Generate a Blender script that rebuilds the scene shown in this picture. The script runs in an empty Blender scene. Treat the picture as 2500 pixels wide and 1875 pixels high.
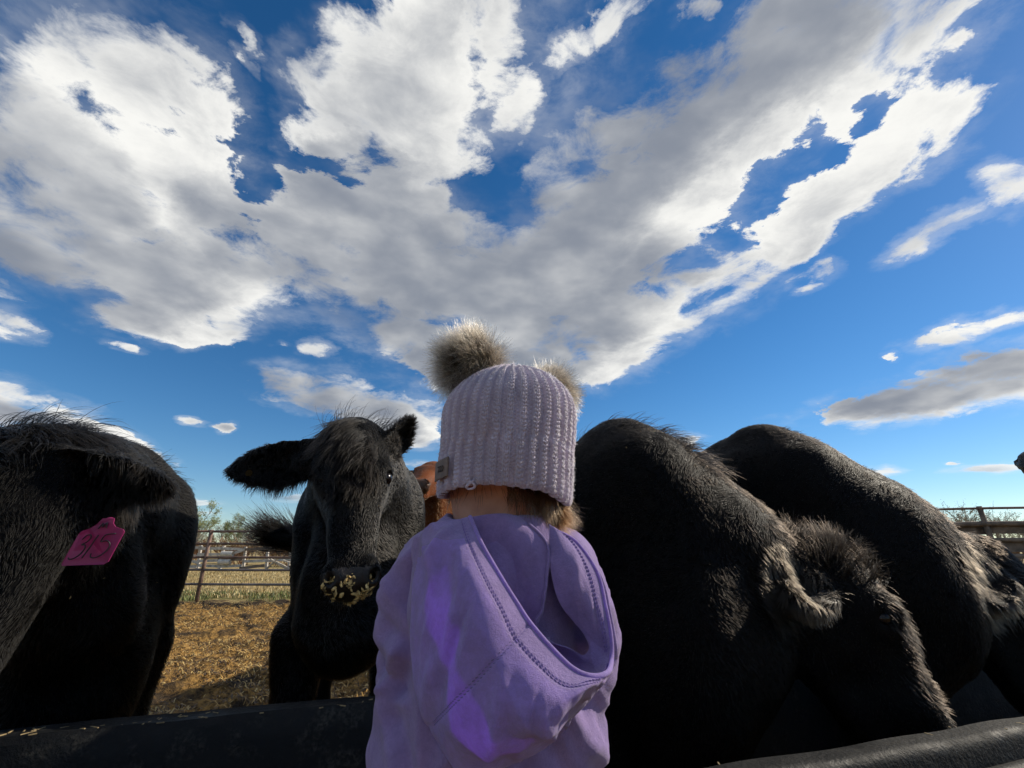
import bpy, bmesh, math, random
import numpy as np
from mathutils import Vector, Matrix

random.seed(7)
RNG = np.random.default_rng(11)
SC = bpy.context.scene
COL = SC.collection
R = math.radians

# ------------------------------------------------------------------ camera
CAM_Z = 0.95
cam_d = bpy.data.cameras.new('camera')
cam_d.sensor_width = 36.0
cam_d.lens = 16.27
cam_d.clip_start = 0.02
cam_d.clip_end = 3000.0
cam = bpy.data.objects.new('camera', cam_d)
COL.objects.link(cam)
cam.location = (0, 0, CAM_Z)
cam.rotation_euler = (R(90 + 19.8), 0, 0)
SC.camera = cam

# ------------------------------------------------------------------ light
SUN_EL, SUN_AZ = 32.0, 70.0            # azimuth clockwise from +Y (the view direction)
SUN_DIR = Vector((math.cos(R(SUN_EL)) * math.sin(R(SUN_AZ)), math.cos(R(SUN_EL)) * math.cos(R(SUN_AZ)), math.sin(R(SUN_EL))))
sun_d = bpy.data.lights.new('sun', 'SUN')
sun_d.energy = 5.0
sun_d.angle = R(0.5)
sun_d.color = (1.0, 0.90, 0.74)
sun = bpy.data.objects.new('sun', sun_d)
COL.objects.link(sun)
sun.rotation_euler = (-SUN_DIR).to_track_quat('-Z', 'Y').to_euler()

vs = SC.view_settings
vs.view_transform = 'Standard'
vs.look = 'None'
vs.exposure = 0.0
vs.gamma = 1.0
vs.use_curve_mapping = False
SC.cycles.use_denoising = True
SC.cycles.max_bounces = 6
SC.cycles.transparent_max_bounces = 12
SC.cycles.sample_clamp_indirect = 4.0
SC.cycles_curves.shape = 'RIBBONS'
SC.cycles_curves.subdivisions = 2

SC.cycles.use_adaptive_sampling = True
SC.cycles.adaptive_threshold = 0.015
SC.cycles.adaptive_min_samples = 10

CLOUDS = [
    (-0.8082, 0.5951, 0.1966, 0.1344, 2.9678, 0.72),
    (-0.7246, 0.689, 0.2069, 0.1212, 2.3285, 0.95),
    (-1.0128, 0.8699, 0.3101, 0.253, 2.3632, 1.0),
    (-0.7708, 0.9147, 0.1938, 0.1531, 2.299, 1.0),
    (-1.2555, 1.1158, 0.2813, 0.2803, 2.0587, 1.0),
    (-1.0291, 1.2235, 0.3333, 0.278, -3.0668, 1.0),
    (-1.218, 1.3946, 0.2327, 0.1879, -2.9901, 0.95),
    (-1.0381, 1.4876, 0.1657, 0.1038, 2.4603, 0.9),
    (-1.5296, 1.2276, 0.0978, 0.0709, -1.3094, 0.85),
    (-1.6951, 1.3911, 0.1296, 0.0578, 2.4398, 0.85),
    (-0.1212, 0.5673, 0.1513, 0.1199, 2.9226, 0.95),
    (-0.2379, 0.6762, 0.1824, 0.1373, 2.8298, 1.0),
    (-0.1652, 0.8173, 0.1888, 0.1542, 1.9949, 1.0),
    (-0.3599, 0.7664, 0.1256, 0.0857, 2.8694, 0.85),
    (0.1094, 0.5868, 0.103, 0.0355, 2.5904, 0.75),
    (-0.0389, 0.5832, 0.1024, 0.0842, 1.6969, 0.85),
    (-0.4761, 0.9447, 0.1669, 0.1091, -3.0792, 1.0),
    (-0.3093, 0.9813, 0.2449, 0.1707, 2.9615, 1.0),
    (-0.5594, 1.1706, 0.2915, 0.2421, -2.9089, 1.0),
    (-0.2297, 1.2708, 0.4081, 0.3986, -2.4162, 1.0),
    (-0.3616, 1.5833, 0.4254, 0.2149, -2.0497, 1.0),
    (0.0699, 1.3977, 0.5196, 0.4449, 2.1504, 1.0),
    (-0.1118, 1.8482, 0.3793, 0.2922, 3.0978, 1.0),
    (0.0038, 0.7076, 0.1206, 0.048, 1.7303, 0.8),
    (0.2663, 1.1616, 0.4209, 0.2913, 1.3638, 1.0),
    (0.391, 0.904, 0.2945, 0.2109, 1.8584, 1.0),
    (0.4822, 0.7091, 0.2324, 0.1906, 1.9115, 1.0),
    (0.5905, 0.596, 0.198, 0.1832, 0.9342, 1.0),
    (0.6974, 0.5313, 0.1166, 0.0855, 0.7213, 1.0),
    (0.3378, 1.568, 0.4669, 0.299, 2.3039, 1.0),
    (0.5325, 1.3572, 0.3062, 0.1954, 2.0717, 1.0),
    (0.3327, 1.8853, 0.2821, 0.1671, 2.1979, 0.95),
    (0.8268, 0.7804, 0.1521, 0.1257, 1.789, 0.95),
    (0.7616, 0.9606, 0.1992, 0.1215, 1.8002, 1.0),
    (0.7087, 1.2042, 0.2435, 0.099, 1.8886, 0.92),
    (0.6242, 1.4914, 0.2893, 0.1008, 2.2171, 0.9),
    (0.9065, 1.2341, 0.1082, 0.0462, 2.682, 0.72),
    (1.1399, 0.9973, 0.1425, 0.0585, 1.954, 0.85),
    (1.1704, 0.8646, 0.105, 0.0425, 0.6607, 0.85),
    (1.5687, 1.4862, 0.1315, 0.0927, 2.4533, 0.8),
    (1.6603, 1.3814, 0.0811, 0.0729, 1.1011, 0.8),
    (1.9593, 2.0185, 0.5072, 0.2851, 2.375, 1.0),
    (2.0374, 1.8158, 0.3303, 0.2569, 0.8113, 1.0),
    (1.4949, 1.6579, 0.059, 0.0247, -2.6483, 0.75),
    (-2.3646, 2.2572, 0.494, 0.2618, -1.3126, 0.95),
    (-2.2289, 1.9523, 0.1916, 0.1167, 2.0375, 0.9),
    (-2.2462, 2.6834, 0.4683, 0.1352, 1.8214, 0.8),
    (-2.3903, 3.1736, 0.3614, 0.0946, 2.1339, 0.7),
    (-0.9901, 1.9994, 0.1836, 0.175, -2.4973, 0.95),
    (-0.749, 2.2667, 0.3794, 0.2517, -2.5865, 1.0),
    (-0.5804, 2.6149, 0.3059, 0.2352, 1.6521, 0.95),
    (-0.8084, 1.6843, 0.079, 0.0628, 2.2545, 0.85),
    (-0.8943, 1.6159, 0.0335, 0.0316, 2.2461, 0.7),
    (-1.7034, 2.3703, 0.0669, 0.0526, 2.0476, 0.75),
    (-1.59, 2.4693, 0.1122, 0.0428, 2.4255, 0.75),
    (-2.7767, 4.1586, 0.1704, 0.1572, -2.7987, 0.8),
    (-2.9519, 4.5869, 0.1504, 0.14, -2.4104, 0.7),
    (-1.9147, 4.2076, 0.2346, 0.1795, 3.1004, 0.75),
    (-0.6851, 3.3234, 0.1046, 0.084, 1.9513, 0.8),
    (-0.7849, 3.6658, 0.1139, 0.1029, 2.3924, 0.7),
    (2.4993, 3.2051, 0.1351, 0.1139, 2.8528, 0.85),
    (3.0403, 2.9492, 0.1893, 0.1348, 2.4771, 0.85),
    (1.0476, 2.789, 0.1232, 0.1013, 1.3408, 0.85),
    (2.7842, 2.9175, 0.062, 0.0366, 0.5946, 0.7),
    (0.0913, 1.9351, 0.3952, 0.2692, 2.9661, 1.0),
    (0.4325, 1.7778, 0.2365, 0.1192, 2.2423, 0.9),
    (-0.8949, 2.0855, 0.3083, 0.2432, -2.5881, 0.95),
    (-0.6282, 2.4679, 0.3165, 0.2933, 1.3592, 0.95),
    (0.726, 1.3073, 0.1419, 0.0654, 2.1585, 0.85),
    (0.7868, 1.1164, 0.1536, 0.0772, 1.7966, 0.9),
    (0.2875, 0.5253, 0.0355, 0.0319, 1.4459, 0.75),
    (-0.4804, 0.5758, 0.0345, 0.0202, -2.2003, 0.62),
    (-0.4865, 0.6204, 0.0302, 0.0135, -1.5623, 0.58),
    (0.3998, 3.2087, 0.289, 0.1494, 3.1181, 0.6),
    (0.9571, 1.272, 0.0483, 0.0383, 2.5546, 0.7),
    (-1.454, 1.5866, 0.0684, 0.048, -2.1274, 0.7),
]
GAPS = [
    (0.6447, 0.8725, 0.0715, 0.0515, 1.8656, 0.6),
    (0.724, 0.704, 0.0325, 0.0261, 1.3286, 0.55),
    (0.5544, 1.2025, 0.0894, 0.0437, 1.9346, 0.5),
    (0.6679, 1.3491, 0.1104, 0.0342, 2.0616, 0.5),
    (-0.0706, 0.9248, 0.0698, 0.0554, 1.7108, 0.6),
    (-0.027, 0.7945, 0.0571, 0.0469, 3.0989, 0.45),
    (-0.6176, 0.9016, 0.0721, 0.042, -2.6812, 0.55),
    (-0.4032, 0.8828, 0.0759, 0.0327, -2.6395, 0.5),
    (-0.6999, 0.9722, 0.0596, 0.0403, -2.5446, 0.5),
    (-0.0626, 0.5601, 0.0457, 0.0202, 1.8525, 0.45),
    (-1.467, 1.2721, 0.1006, 0.0627, -1.7368, 0.45),
    (-0.9226, 1.2328, 0.0717, 0.036, -2.6945, 0.4),
    (-0.3477, 0.6462, 0.0291, 0.0206, 2.7181, 0.35),
    (-1.2833, 1.3194, 0.0701, 0.0362, -2.7079, 0.25),
]

# ------------------------------------------------------------------ sky: Nishita air and a broken cloud layer
# the clouds lie on one flat layer overhead: layer coordinates are (x, y) / (z + 0.12) of the sky direction
world = bpy.data.worlds.new('World')
SC.world = world
world.use_nodes = True


class NT:
    """small helper to write node trees"""
    def __init__(self, tree):
        self.t = tree
        tree.nodes.clear()

    def n(self, typ, **kw):
        nd = self.t.nodes.new(typ)
        for k, v in kw.items():
            setattr(nd, k, v)
        return nd

    def link(self, a, b):
        self.t.links.new(a, b)

    def put(self, sock, v):
        if isinstance(v, bpy.types.NodeSocket):
            self.link(v, sock)
        elif v is not None:
            sock.default_value = v

    def math(self, op, a, b=None, c=None, clamp=False):
        nd = self.n('ShaderNodeMath', operation=op, use_clamp=clamp)
        for i, v in enumerate((a, b, c)):
            self.put(nd.inputs[i], v)
        return nd.outputs[0]

    def vmath(self, op, a, b=None, scale=None):
        nd = self.n('ShaderNodeVectorMath', operation=op)
        self.put(nd.inputs[0], a)
        if b is not None:
            self.put(nd.inputs[1], b)
        if scale is not None:
            self.put(nd.inputs['Scale'], scale)
        return nd.outputs['Value'] if op in ('LENGTH', 'DOT_PRODUCT', 'DISTANCE') else nd.outputs['Vector']

    def noise(self, vec, scale, detail=4, rough=0.55, out='Fac', dist=0.0, lac=2.0):
        nd = self.n('ShaderNodeTexNoise')
        self.put(nd.inputs['Vector'], vec)
        self.put(nd.inputs['Scale'], scale)
        nd.inputs['Detail'].default_value = detail
        nd.inputs['Roughness'].default_value = rough
        nd.inputs['Distortion'].default_value = dist
        nd.inputs['Lacunarity'].default_value = lac
        return nd.outputs[out]

    def range(self, v, a, b, c=0.0, d=1.0, interp='SMOOTHSTEP'):
        nd = self.n('ShaderNodeMapRange', interpolation_type=interp, clamp=True)
        for i, x in enumerate((v, a, b, c, d)):
            self.put(nd.inputs[i], x)
        return nd.outputs[0]

    def mix(self, fac, a, b, blend='MIX'):
        nd = self.n('ShaderNodeMix', data_type='RGBA', blend_type=blend)
        self.put(nd.inputs[0], fac)
        self.put(nd.inputs[6], a)
        self.put(nd.inputs[7], b)
        return nd.outputs[2]


def rgb(r, g, b):
    return (r, g, b, 1.0)


def build_sky():
    g = bpy.data.node_groups.new('cloud_layer', 'ShaderNodeTree')
    g.interface.new_socket('Vector', in_out='INPUT', socket_type='NodeSocketVector')
    g.interface.new_socket('Grain', in_out='INPUT', socket_type='NodeSocketVector')
    g.interface.new_socket('Density', in_out='OUTPUT', socket_type='NodeSocketFloat')
    g.interface.new_socket('Sunward', in_out='OUTPUT', socket_type='NodeSocketFloat')
    t = NT(g)
    gin = t.n('NodeGroupInput')
    gi, gr = gin.outputs[0], gin.outputs[1]
    go = t.n('NodeGroupOutput')
    w1 = t.vmath('SUBTRACT', t.noise(gi, 3.2, 2, 0.5, 'Color'), (0.5, 0.5, 0.5))
    w2 = t.vmath('SUBTRACT', t.noise(gr, 10.0, 5, 0.66, 'Color'), (0.5, 0.5, 0.5))
    p = t.vmath('ADD', gi, t.vmath('SCALE', w1, scale=0.20))
    p = t.vmath('ADD', p, t.vmath('SCALE', w2, scale=0.13))
    def forms(p):
        sp = t.n('ShaderNodeSeparateXYZ')
        t.link(p, sp.inputs[0])
        x, y = sp.outputs[0], sp.outputs[1]
        cq = t.n('ShaderNodeCombineXYZ')
        t.link(t.math('MULTIPLY', x, x), cq.inputs[0])
        t.link(t.math('MULTIPLY', x, y), cq.inputs[1])
        t.link(t.math('MULTIPLY', y, y), cq.inputs[2])
        cl = t.n('ShaderNodeCombineXYZ')
        t.link(x, cl.inputs[0])
        t.link(y, cl.inputs[1])
        cl.inputs[2].default_value = 1.0
        return [cq.outputs[0], cl.outputs[0]]
    q2, q1 = forms(p)
    form = [q2, q1]

    def after(acc):
        """same forms again, computed only once acc is known (keeps the shader's stack small)"""
        one = t.math('MULTIPLY', t.math('MAXIMUM', acc, 4.0), 0.25)
        form[0] = t.vmath('SCALE', q2, scale=one)
        form[1] = t.vmath('SCALE', q1, scale=one)

    def lump(c):
        """strength * (1 - 0.55 q), q = 1 on the ellipse; a quadratic form of the layer coordinates"""
        cx, cy, r1, r2, a, s = c
        e1 = (math.cos(a) / r1, math.sin(a) / r1)
        e2 = (-math.sin(a) / r2, math.cos(a) / r2)
        A = e1[0] ** 2 + e2[0] ** 2
        B = 2 * (e1[0] * e1[1] + e2[0] * e2[1])
        C = e1[1] ** 2 + e2[1] ** 2
        k = -0.55 * s
        v2 = (k * A, k * B, k * C)
        v1 = (k * (-2 * A * cx - B * cy), k * (-2 * C * cy - B * cx), s + k * (A * cx * cx + B * cx * cy + C * cy * cy))
        return t.math('ADD', t.vmath('DOT_PRODUCT', form[0], v2), t.vmath('DOT_PRODUCT', form[1], v1))

    rnd = random.Random(5)
    beyond = []
    for k in range(30):                     # the same kind of sky overhead and behind the viewer
        a = rnd.uniform(0, 2 * math.pi)
        rr = rnd.uniform(0.0, 2.4)
        bx, by = rr * math.sin(a), rr * math.cos(a)
        if by > 0.36 and abs(bx) < by * 1.35 + 0.35:
            continue
        s = rnd.uniform(0.2, 0.42) * (0.7 + 0.4 * rr)
        beyond.append((bx, by, s * 1.3, s * 0.8, rnd.uniform(0, 3.1), rnd.uniform(0.7, 1.0)))
    acc = -0.6
    for k, c in enumerate(CLOUDS + beyond):
        if k % 12 == 11:
            after(acc)
        acc = t.math('MAXIMUM', lump(c), acc)
    after(acc)
    for c in GAPS:
        acc = t.math('SUBTRACT', acc, t.math('MAXIMUM', lump((c[0], c[1], c[2] * 1.4, c[3] * 1.4, c[4], c[5] * 0.72)), 0.0))
    f1 = t.math('SUBTRACT', t.noise(gr, 6.5, 9, 0.62, lac=2.15, dist=0.35), 0.5)
    f2 = t.math('SUBTRACT', t.noise(t.vmath('ADD', gi, (7.3, 2.1, 0)), 2.4, 2, 0.5), 0.5)
    d = t.math('ADD', acc, t.math('MULTIPLY', f1, 1.75))
    d = t.math('ADD', d, t.math('MULTIPLY', f2, 0.45))
    t.link(t.math('SUBTRACT', d, 0.35), go.inputs['Density'])
    # the same layer a little further towards the sun, large masses only
    sx, sy = math.sin(R(SUN_AZ)), math.cos(R(SUN_AZ))
    one = t.math('MULTIPLY', t.math('MAXIMUM', acc, 4.0), 0.25)
    ps = t.vmath('ADD', t.vmath('SCALE', p, scale=one), (sx * 0.13, sy * 0.13, 0))
    form[:] = forms(ps)
    q2, q1 = form
    acc2 = -0.6
    for k, c in enumerate(c for c in CLOUDS if c[2] * c[3] > 0.03):
        if k % 12 == 11:
            one = t.math('MULTIPLY', t.math('MAXIMUM', acc2, 4.0), 0.25)
            form[:] = [t.vmath('SCALE', q2, scale=one), t.vmath('SCALE', q1, scale=one)]
        acc2 = t.math('MAXIMUM', lump(c), acc2)
    t.link(t.math('SUBTRACT', acc2, 0.42), go.inputs['Sunward'])

    t = NT(world.node_tree)
    out = t.n('ShaderNodeOutputWorld')
    bg = t.n('ShaderNodeBackground')
    bg.inputs['Strength'].default_value = 0.10
    t.link(bg.outputs[0], out.inputs['Surface'])
    tc = t.n('ShaderNodeTexCoord').outputs['Generated']
    dirn = t.vmath('NORMALIZE', tc)
    sp = t.n('ShaderNodeSeparateXYZ')
    t.link(dirn, sp.inputs[0])
    den = t.math('ADD', t.math('MAXIMUM', sp.outputs[2], 0.0), 0.12)
    cb = t.n('ShaderNodeCombineXYZ')
    t.link(t.math('DIVIDE', sp.outputs[0], den), cb.inputs[0])
    t.link(t.math('DIVIDE', sp.outputs[1], den), cb.inputs[1])
    lay = cb.outputs[0]

    grain = t.vmath('ADD', t.vmath('SCALE', lay, scale=0.5), t.vmath('MULTIPLY', dirn, (0.6, 0.6, 2.2)))

    def layer(vec):
        nd = t.n('ShaderNodeGroup')
        nd.node_tree = g
        t.link(vec, nd.inputs[0])
        t.link(grain, nd.inputs[1])
        return nd.outputs[0], nd.outputs[1]
    d0, d2 = layer(lay)
    loose = t.noise(lay, 1.7, 2, 0.5)
    alpha = t.range(d0, 0.0, t.range(loose, 0.36, 0.62, 0.16, 0.66))
    veil = t.math('MULTIPLY', t.range(d0, -0.6, 0.3, 0.0, 0.30), t.range(t.noise(grain, 5.0, 4, 0.6), 0.35, 0.7))
    alpha = t.math('MAXIMUM', alpha, veil)
    # sunlight that reaches a point through the cloud on its sunward side
    path = t.math('ADD', t.math('MULTIPLY', t.math('MAXIMUM', d2, 0.0), 1.5), t.math('MULTIPLY', t.math('MAXIMUM', d0, 0.0), 0.55))
    lit = t.math('POWER', 2.718, t.math('MULTIPLY', path, -1.7))
    sx, sy = math.sin(R(SUN_AZ)), math.cos(R(SUN_AZ))
    # billows: bright on the side turned to the sun
    b0 = t.noise(grain, 3.4, 4, 0.45)
    b1 = t.noise(t.vmath('ADD', grain, (sx * 0.06, sy * 0.06, 0.04)), 3.4, 4, 0.45)
    soft = t.noise(lay, 2.3, 2, 0.5)
    body = t.math('ADD', lit, t.math('MULTIPLY', t.math('SUBTRACT', b0, b1), 1.35))
    body = t.math('ADD', body, t.math('MULTIPLY', t.math('SUBTRACT', soft, 0.5), 0.7))
    body = t.range(body, -0.12, 1.0, 0.0, 1.0, 'SMOOTHSTEP')
    cloud = t.mix(body, rgb(2.5, 2.8, 3.4), rgb(9.6, 9.55, 9.2))

    sky = t.n('ShaderNodeTexSky', sky_type='NISHITA')
    sky.sun_disc = False
    sky.sun_elevation = R(SUN_EL)
    sky.sun_rotation = R(SUN_AZ)
    sky.altitude = 700
    sky.air_density = 1.0
    sky.dust_density = 0.12
    sky.ozone_density = 3.5
    hs = t.n('ShaderNodeHueSaturation')
    hs.inputs['Saturation'].default_value = 1.27
    hs.inputs['Value'].default_value = 1.14
    t.link(sky.outputs[0], hs.inputs['Color'])
    # clouds fade into the air near the horizon
    fade = t.range(sp.outputs[2], 0.0, 0.16, 0.35, 1.0)
    alpha = t.math('MULTIPLY', alpha, fade)
    t.link(t.mix(alpha, hs.outputs[0], cloud), bg.inputs['Color'])


build_sky()
world.cycles.sampling_method = 'NONE'

# ------------------------------------------------------------------ helpers: objects and tags
def tag(o, label=None, cat=None, group=None, kind=None):
    if label:
        o['label'] = label
    if cat:
        o['category'] = cat
    if group:
        o['group'] = group
    if kind:
        o['kind'] = kind
    return o


def mesh_obj(name, verts, faces, mat, parent=None, smooth=True):
    me = bpy.data.meshes.new(name)
    v = np.asarray(verts, dtype=np.float32)
    if isinstance(faces, np.ndarray):
        n, k = faces.shape
        me.vertices.add(len(v))
        me.vertices.foreach_set('co', v.ravel())
        me.loops.add(n * k)
        me.loops.foreach_set('vertex_index', faces.astype(np.int32).ravel())
        me.polygons.add(n)
        me.polygons.foreach_set('loop_start', np.arange(0, n * k, k, dtype=np.int32))
        me.update(calc_edges=True)
        me.validate()
    else:
        me.from_pydata([tuple(map(float, q)) for q in v], [], faces)
        me.update()
    if smooth:
        me.polygons.foreach_set('use_smooth', np.ones(len(me.polygons), dtype=bool))
    if mat:
        me.materials.append(mat)
    o = bpy.data.objects.new(name, me)
    COL.objects.link(o)
    o.parent = parent
    return o


def empty(name, loc=(0, 0, 0)):
    o = bpy.data.objects.new(name, None)
    o.location = loc
    o.empty_display_size = 0.1
    COL.objects.link(o)
    return o


def under(o, parent):
    """parent o, keeping its world coordinates"""
    o.parent = parent
    o.matrix_parent_inverse = Matrix.Translation(-Vector(parent.location))
    return o


class MB:
    """collects simple shapes into one mesh"""
    def __init__(self):
        self.v, self.f = [], []

    def box(self, c, half, rot=None):
        b = len(self.v)
        m = rot if rot is not None else Matrix.Identity(3)
        for s in ((-1, -1, -1), (1, -1, -1), (1, 1, -1), (-1, 1, -1), (-1, -1, 1), (1, -1, 1), (1, 1, 1), (-1, 1, 1)):
            self.v.append(Vector(c) + m @ Vector((s[0] * half[0], s[1] * half[1], s[2] * half[2])))
        for q in ((0, 3, 2, 1), (4, 5, 6, 7), (0, 1, 5, 4), (1, 2, 6, 5), (2, 3, 7, 6), (3, 0, 4, 7)):
            self.f.append([b + i for i in q])

    def tube(self, pts, radii, sides=6, cap=True):
        pts = [Vector(p) for p in pts]
        n = len(pts)
        if not hasattr(radii, '__len__'):
            radii = [radii] * n
        base = len(self.v)
        prev = None
        for i, p in enumerate(pts):
            d = (pts[min(i + 1, n - 1)] - pts[max(i - 1, 0)])
            if d.length < 1e-9:
                d = Vector((0, 0, 1))
            d.normalize()
            if prev is None:
                u = d.orthogonal().normalized()
            else:
                u = (prev - d * prev.dot(d))
                u = u.normalized() if u.length > 1e-6 else d.orthogonal().normalized()
            prev = u
            w = d.cross(u)
            for k in range(sides):
                a = 2 * math.pi * k / sides
                self.v.append(p + (u * math.cos(a) + w * math.sin(a)) * radii[i])
        for i in range(n - 1):
            for k in range(sides):
                a, b = base + i * sides + k, base + i * sides + (k + 1) % sides
                self.f.append([a, b, b + sides, a + sides])
        if cap:
            self.f.append([base + k for k in range(sides)][::-1])
            self.f.append([base + (n - 1) * sides + k for k in range(sides)])

    def build(self, name, mat, parent=None, smooth=False):
        return mesh_obj(name, [tuple(q) for q in self.v], self.f, mat, parent, smooth)


# ------------------------------------------------------------------ helpers: noise
def vnoise(p, scale, seed=0):
    """smooth value noise in -1..1 at points p (N,3)"""
    q = np.asarray(p, dtype=np.float64) * scale + seed * 17.31
    i = np.floor(q).astype(np.int64)
    f = q - i
    f = f * f * f * (f * (f * 6 - 15) + 10)

    def h(a, b, c):
        n = (a * 374761393 + b * 668265263 + c * 2147483647 + seed * 144665) & 0xffffffff
        n = ((n ^ (n >> 13)) * 1274126177) & 0xffffffff
        n = (n ^ (n >> 16)) & 0xffff
        return n / 32767.5 - 1.0
    x, y, z = i[:, 0], i[:, 1], i[:, 2]
    r = 0
    for dx in (0, 1):
        for dy in (0, 1):
            for dz in (0, 1):
                w = (f[:, 0] if dx else 1 - f[:, 0]) * (f[:, 1] if dy else 1 - f[:, 1]) * (f[:, 2] if dz else 1 - f[:, 2])
                r = r + w * h(x + dx, y + dy, z + dz)
    return r


def fbm(p, scale, octaves=4, seed=0, gain=0.5):
    a, s, r = 1.0, scale, 0
    for k in range(octaves):
        r = r + a * vnoise(p, s, seed + k)
        a *= gain
        s *= 2.03
    return r


def vecnoise(p, scale, seed=0, octaves=2):
    return np.stack([fbm(p, scale, octaves, seed + 31 * k) for k in range(3)], axis=1)


def unit(v):
    v = np.asarray(v, dtype=float)
    return v / np.maximum(np.linalg.norm(v, axis=-1, keepdims=True), 1e-9)


# ------------------------------------------------------------------ helpers: bodies as one smooth blended surface
class Field:
    """signed distance grid; shapes melt into each other, then one closed skin is drawn over the whole"""
    def __init__(self, lo, hi, h):
        self.lo = np.array(lo, dtype=float)
        self.h = h
        n = np.ceil((np.array(hi) - self.lo) / h).astype(int) + 1
        self.ax = [self.lo[k] + h * np.arange(n[k]) for k in range(3)]
        self.D = np.full(n, 0.6, dtype=np.float32)

    def _sub(self, lo, hi):
        s = []
        for k in range(3):
            a = int(np.clip(math.floor((lo[k] - self.lo[k]) / self.h), 0, self.D.shape[k]))
            b = int(np.clip(math.ceil((hi[k] - self.lo[k]) / self.h) + 1, 0, self.D.shape[k]))
            if b <= a:
                return None
            s.append(slice(a, b))
        return tuple(s)

    def apply(self, fn, lo, hi, k, sub=False):
        m = k + 3 * self.h + 0.02
        s = self._sub(np.array(lo) - m, np.array(hi) + m)
        if s is None:
            return
        X, Y, Z = np.meshgrid(self.ax[0][s[0]], self.ax[1][s[1]], self.ax[2][s[2]], indexing='ij')
        d = fn(X, Y, Z)
        a = self.D[s]
        if sub:
            d = -d
            h = np.maximum(k - np.abs(a - d), 0) / k
            self.D[s] = np.maximum(a, d) + h * h * k * 0.25
        else:
            h = np.maximum(k - np.abs(a - d), 0) / k
            self.D[s] = np.minimum(a, d) - h * h * k * 0.25

    def cone(self, a, b, ra, rb, k=0.05, sub=False):
        a, b = np.array(a, float), np.array(b, float)
        ab = b - a
        L2 = max(ab @ ab, 1e-12)

        def fn(X, Y, Z):
            t = np.clip(((X - a[0]) * ab[0] + (Y - a[1]) * ab[1] + (Z - a[2]) * ab[2]) / L2, 0, 1)
            dx, dy, dz = X - a[0] - ab[0] * t, Y - a[1] - ab[1] * t, Z - a[2] - ab[2] * t
            return np.sqrt(dx * dx + dy * dy + dz * dz) - (ra + (rb - ra) * t)
        r = max(ra, rb)
        self.apply(fn, np.minimum(a, b) - r, np.maximum(a, b) + r, k, sub)

    def chain(self, pts, radii, k=0.05):
        for i in range(len(pts) - 1):
            self.cone(pts[i], pts[i + 1], radii[i], radii[i + 1], k)

    def egg(self, c, r, M=None, k=0.05, sub=False):
        """ellipsoid; rows of M are its axes"""
        c, r = np.array(c, float), np.array(r, float)
        M = np.eye(3) if M is None else np.array(M, float)

        def fn(X, Y, Z):
            q = [(X - c[0]) * M[i, 0] + (Y - c[1]) * M[i, 1] + (Z - c[2]) * M[i, 2] for i in range(3)]
            k0 = np.sqrt(sum((q[i] / r[i]) ** 2 for i in range(3)))
            k1 = np.sqrt(sum((q[i] / r[i] ** 2) ** 2 for i in range(3)))
            return np.where(k1 < 1e-6, -r.min(), k0 * (k0 - 1) / np.maximum(k1, 1e-6))
        e = np.sqrt(((M.T * r) ** 2).sum(axis=1))
        self.apply(fn, c - e, c + e, k, sub)

    def leaf(self, base, tip, normal, width, thick=0.006, cup=0.03, k=0.02, bend=0.0):
        """an ear: a cupped, pointed leaf from base to tip whose hollow faces normal"""
        base, tip = np.array(base, float), np.array(tip, float)
        e = tip - base
        L = np.linalg.norm(e)
        e = e / L
        n = np.array(normal, float)
        n = n - e * (n @ e)
        n = n / np.linalg.norm(n)
        w = np.cross(n, e)

        def fn(X, Y, Z):
            dx, dy, dz = X - base[0], Y - base[1], Z - base[2]
            x = (dx * e[0] + dy * e[1] + dz * e[2]) / L
            y = dx * w[0] + dy * w[1] + dz * w[2]
            z = dx * n[0] + dy * n[1] + dz * n[2]
            xc = np.clip(x, 0, 1)
            wp = width * (0.42 + 0.58 * np.sin(np.pi * np.clip(xc * 0.92 + 0.06, 0, 1)) ** 0.8) * np.sqrt(np.clip(1 - xc ** 5, 0, 1)) + 0.001
            y = y - bend * xc * xc
            z0 = cup * (np.minimum((y / width) ** 2, 1.6) - 0.55) * np.sin(np.pi * np.clip(0.15 + xc * 0.8, 0, 1))
            qx = np.maximum(np.maximum(x - 1, -x), 0) * L
            qy = np.abs(y) - wp
            qz = np.abs(z - z0) - thick
            out = np.sqrt(np.maximum(qy, 0) ** 2 + np.maximum(qz, 0) ** 2 + qx ** 2)
            return out + np.minimum(np.maximum(qy, qz), 0) - 0.005
        ext = width + abs(bend) + cup + 0.02
        self.apply(fn, np.minimum(base, tip) - ext, np.maximum(base, tip) + ext, k)

    def skin(self):
        """naive surface nets"""
        D, h = self.D, self.h
        s = D < 0
        nx, ny, nz = D.shape
        cnt = np.zeros((nx - 1, ny - 1, nz - 1), dtype=np.int8)
        offs = [(i, j, k) for i in (0, 1) for j in (0, 1) for k in (0, 1)]
        for i, j, k in offs:
            cnt += s[i:nx - 1 + i, j:ny - 1 + j, k:nz - 1 + k]
        act = (cnt > 0) & (cnt < 8)
        ci = np.argwhere(act)
        idx = np.full(act.shape, -1, dtype=np.int64)
        idx[act] = np.arange(len(ci))
        val = {o: D[ci[:, 0] + o[0], ci[:, 1] + o[1], ci[:, 2] + o[2]].astype(float) for o in offs}
        acc = np.zeros((len(ci), 3))
        num = np.zeros(len(ci))
        for o in offs:
            for ax in range(3):
                if o[ax] == 0:
                    o2 = tuple(1 if q == ax else o[q] for q in range(3))
                    a, b = val[o], val[o2]
                    cr = (a < 0) != (b < 0)
                    t = np.where(cr, a / np.where(cr, a - b, 1), 0)
                    for q in range(3):
                        acc[:, q] += np.where(cr, o[q] + (t if q == ax else 0), 0)
                    num += cr
        V = self.lo + (ci + acc / num[:, None]) * h
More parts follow.
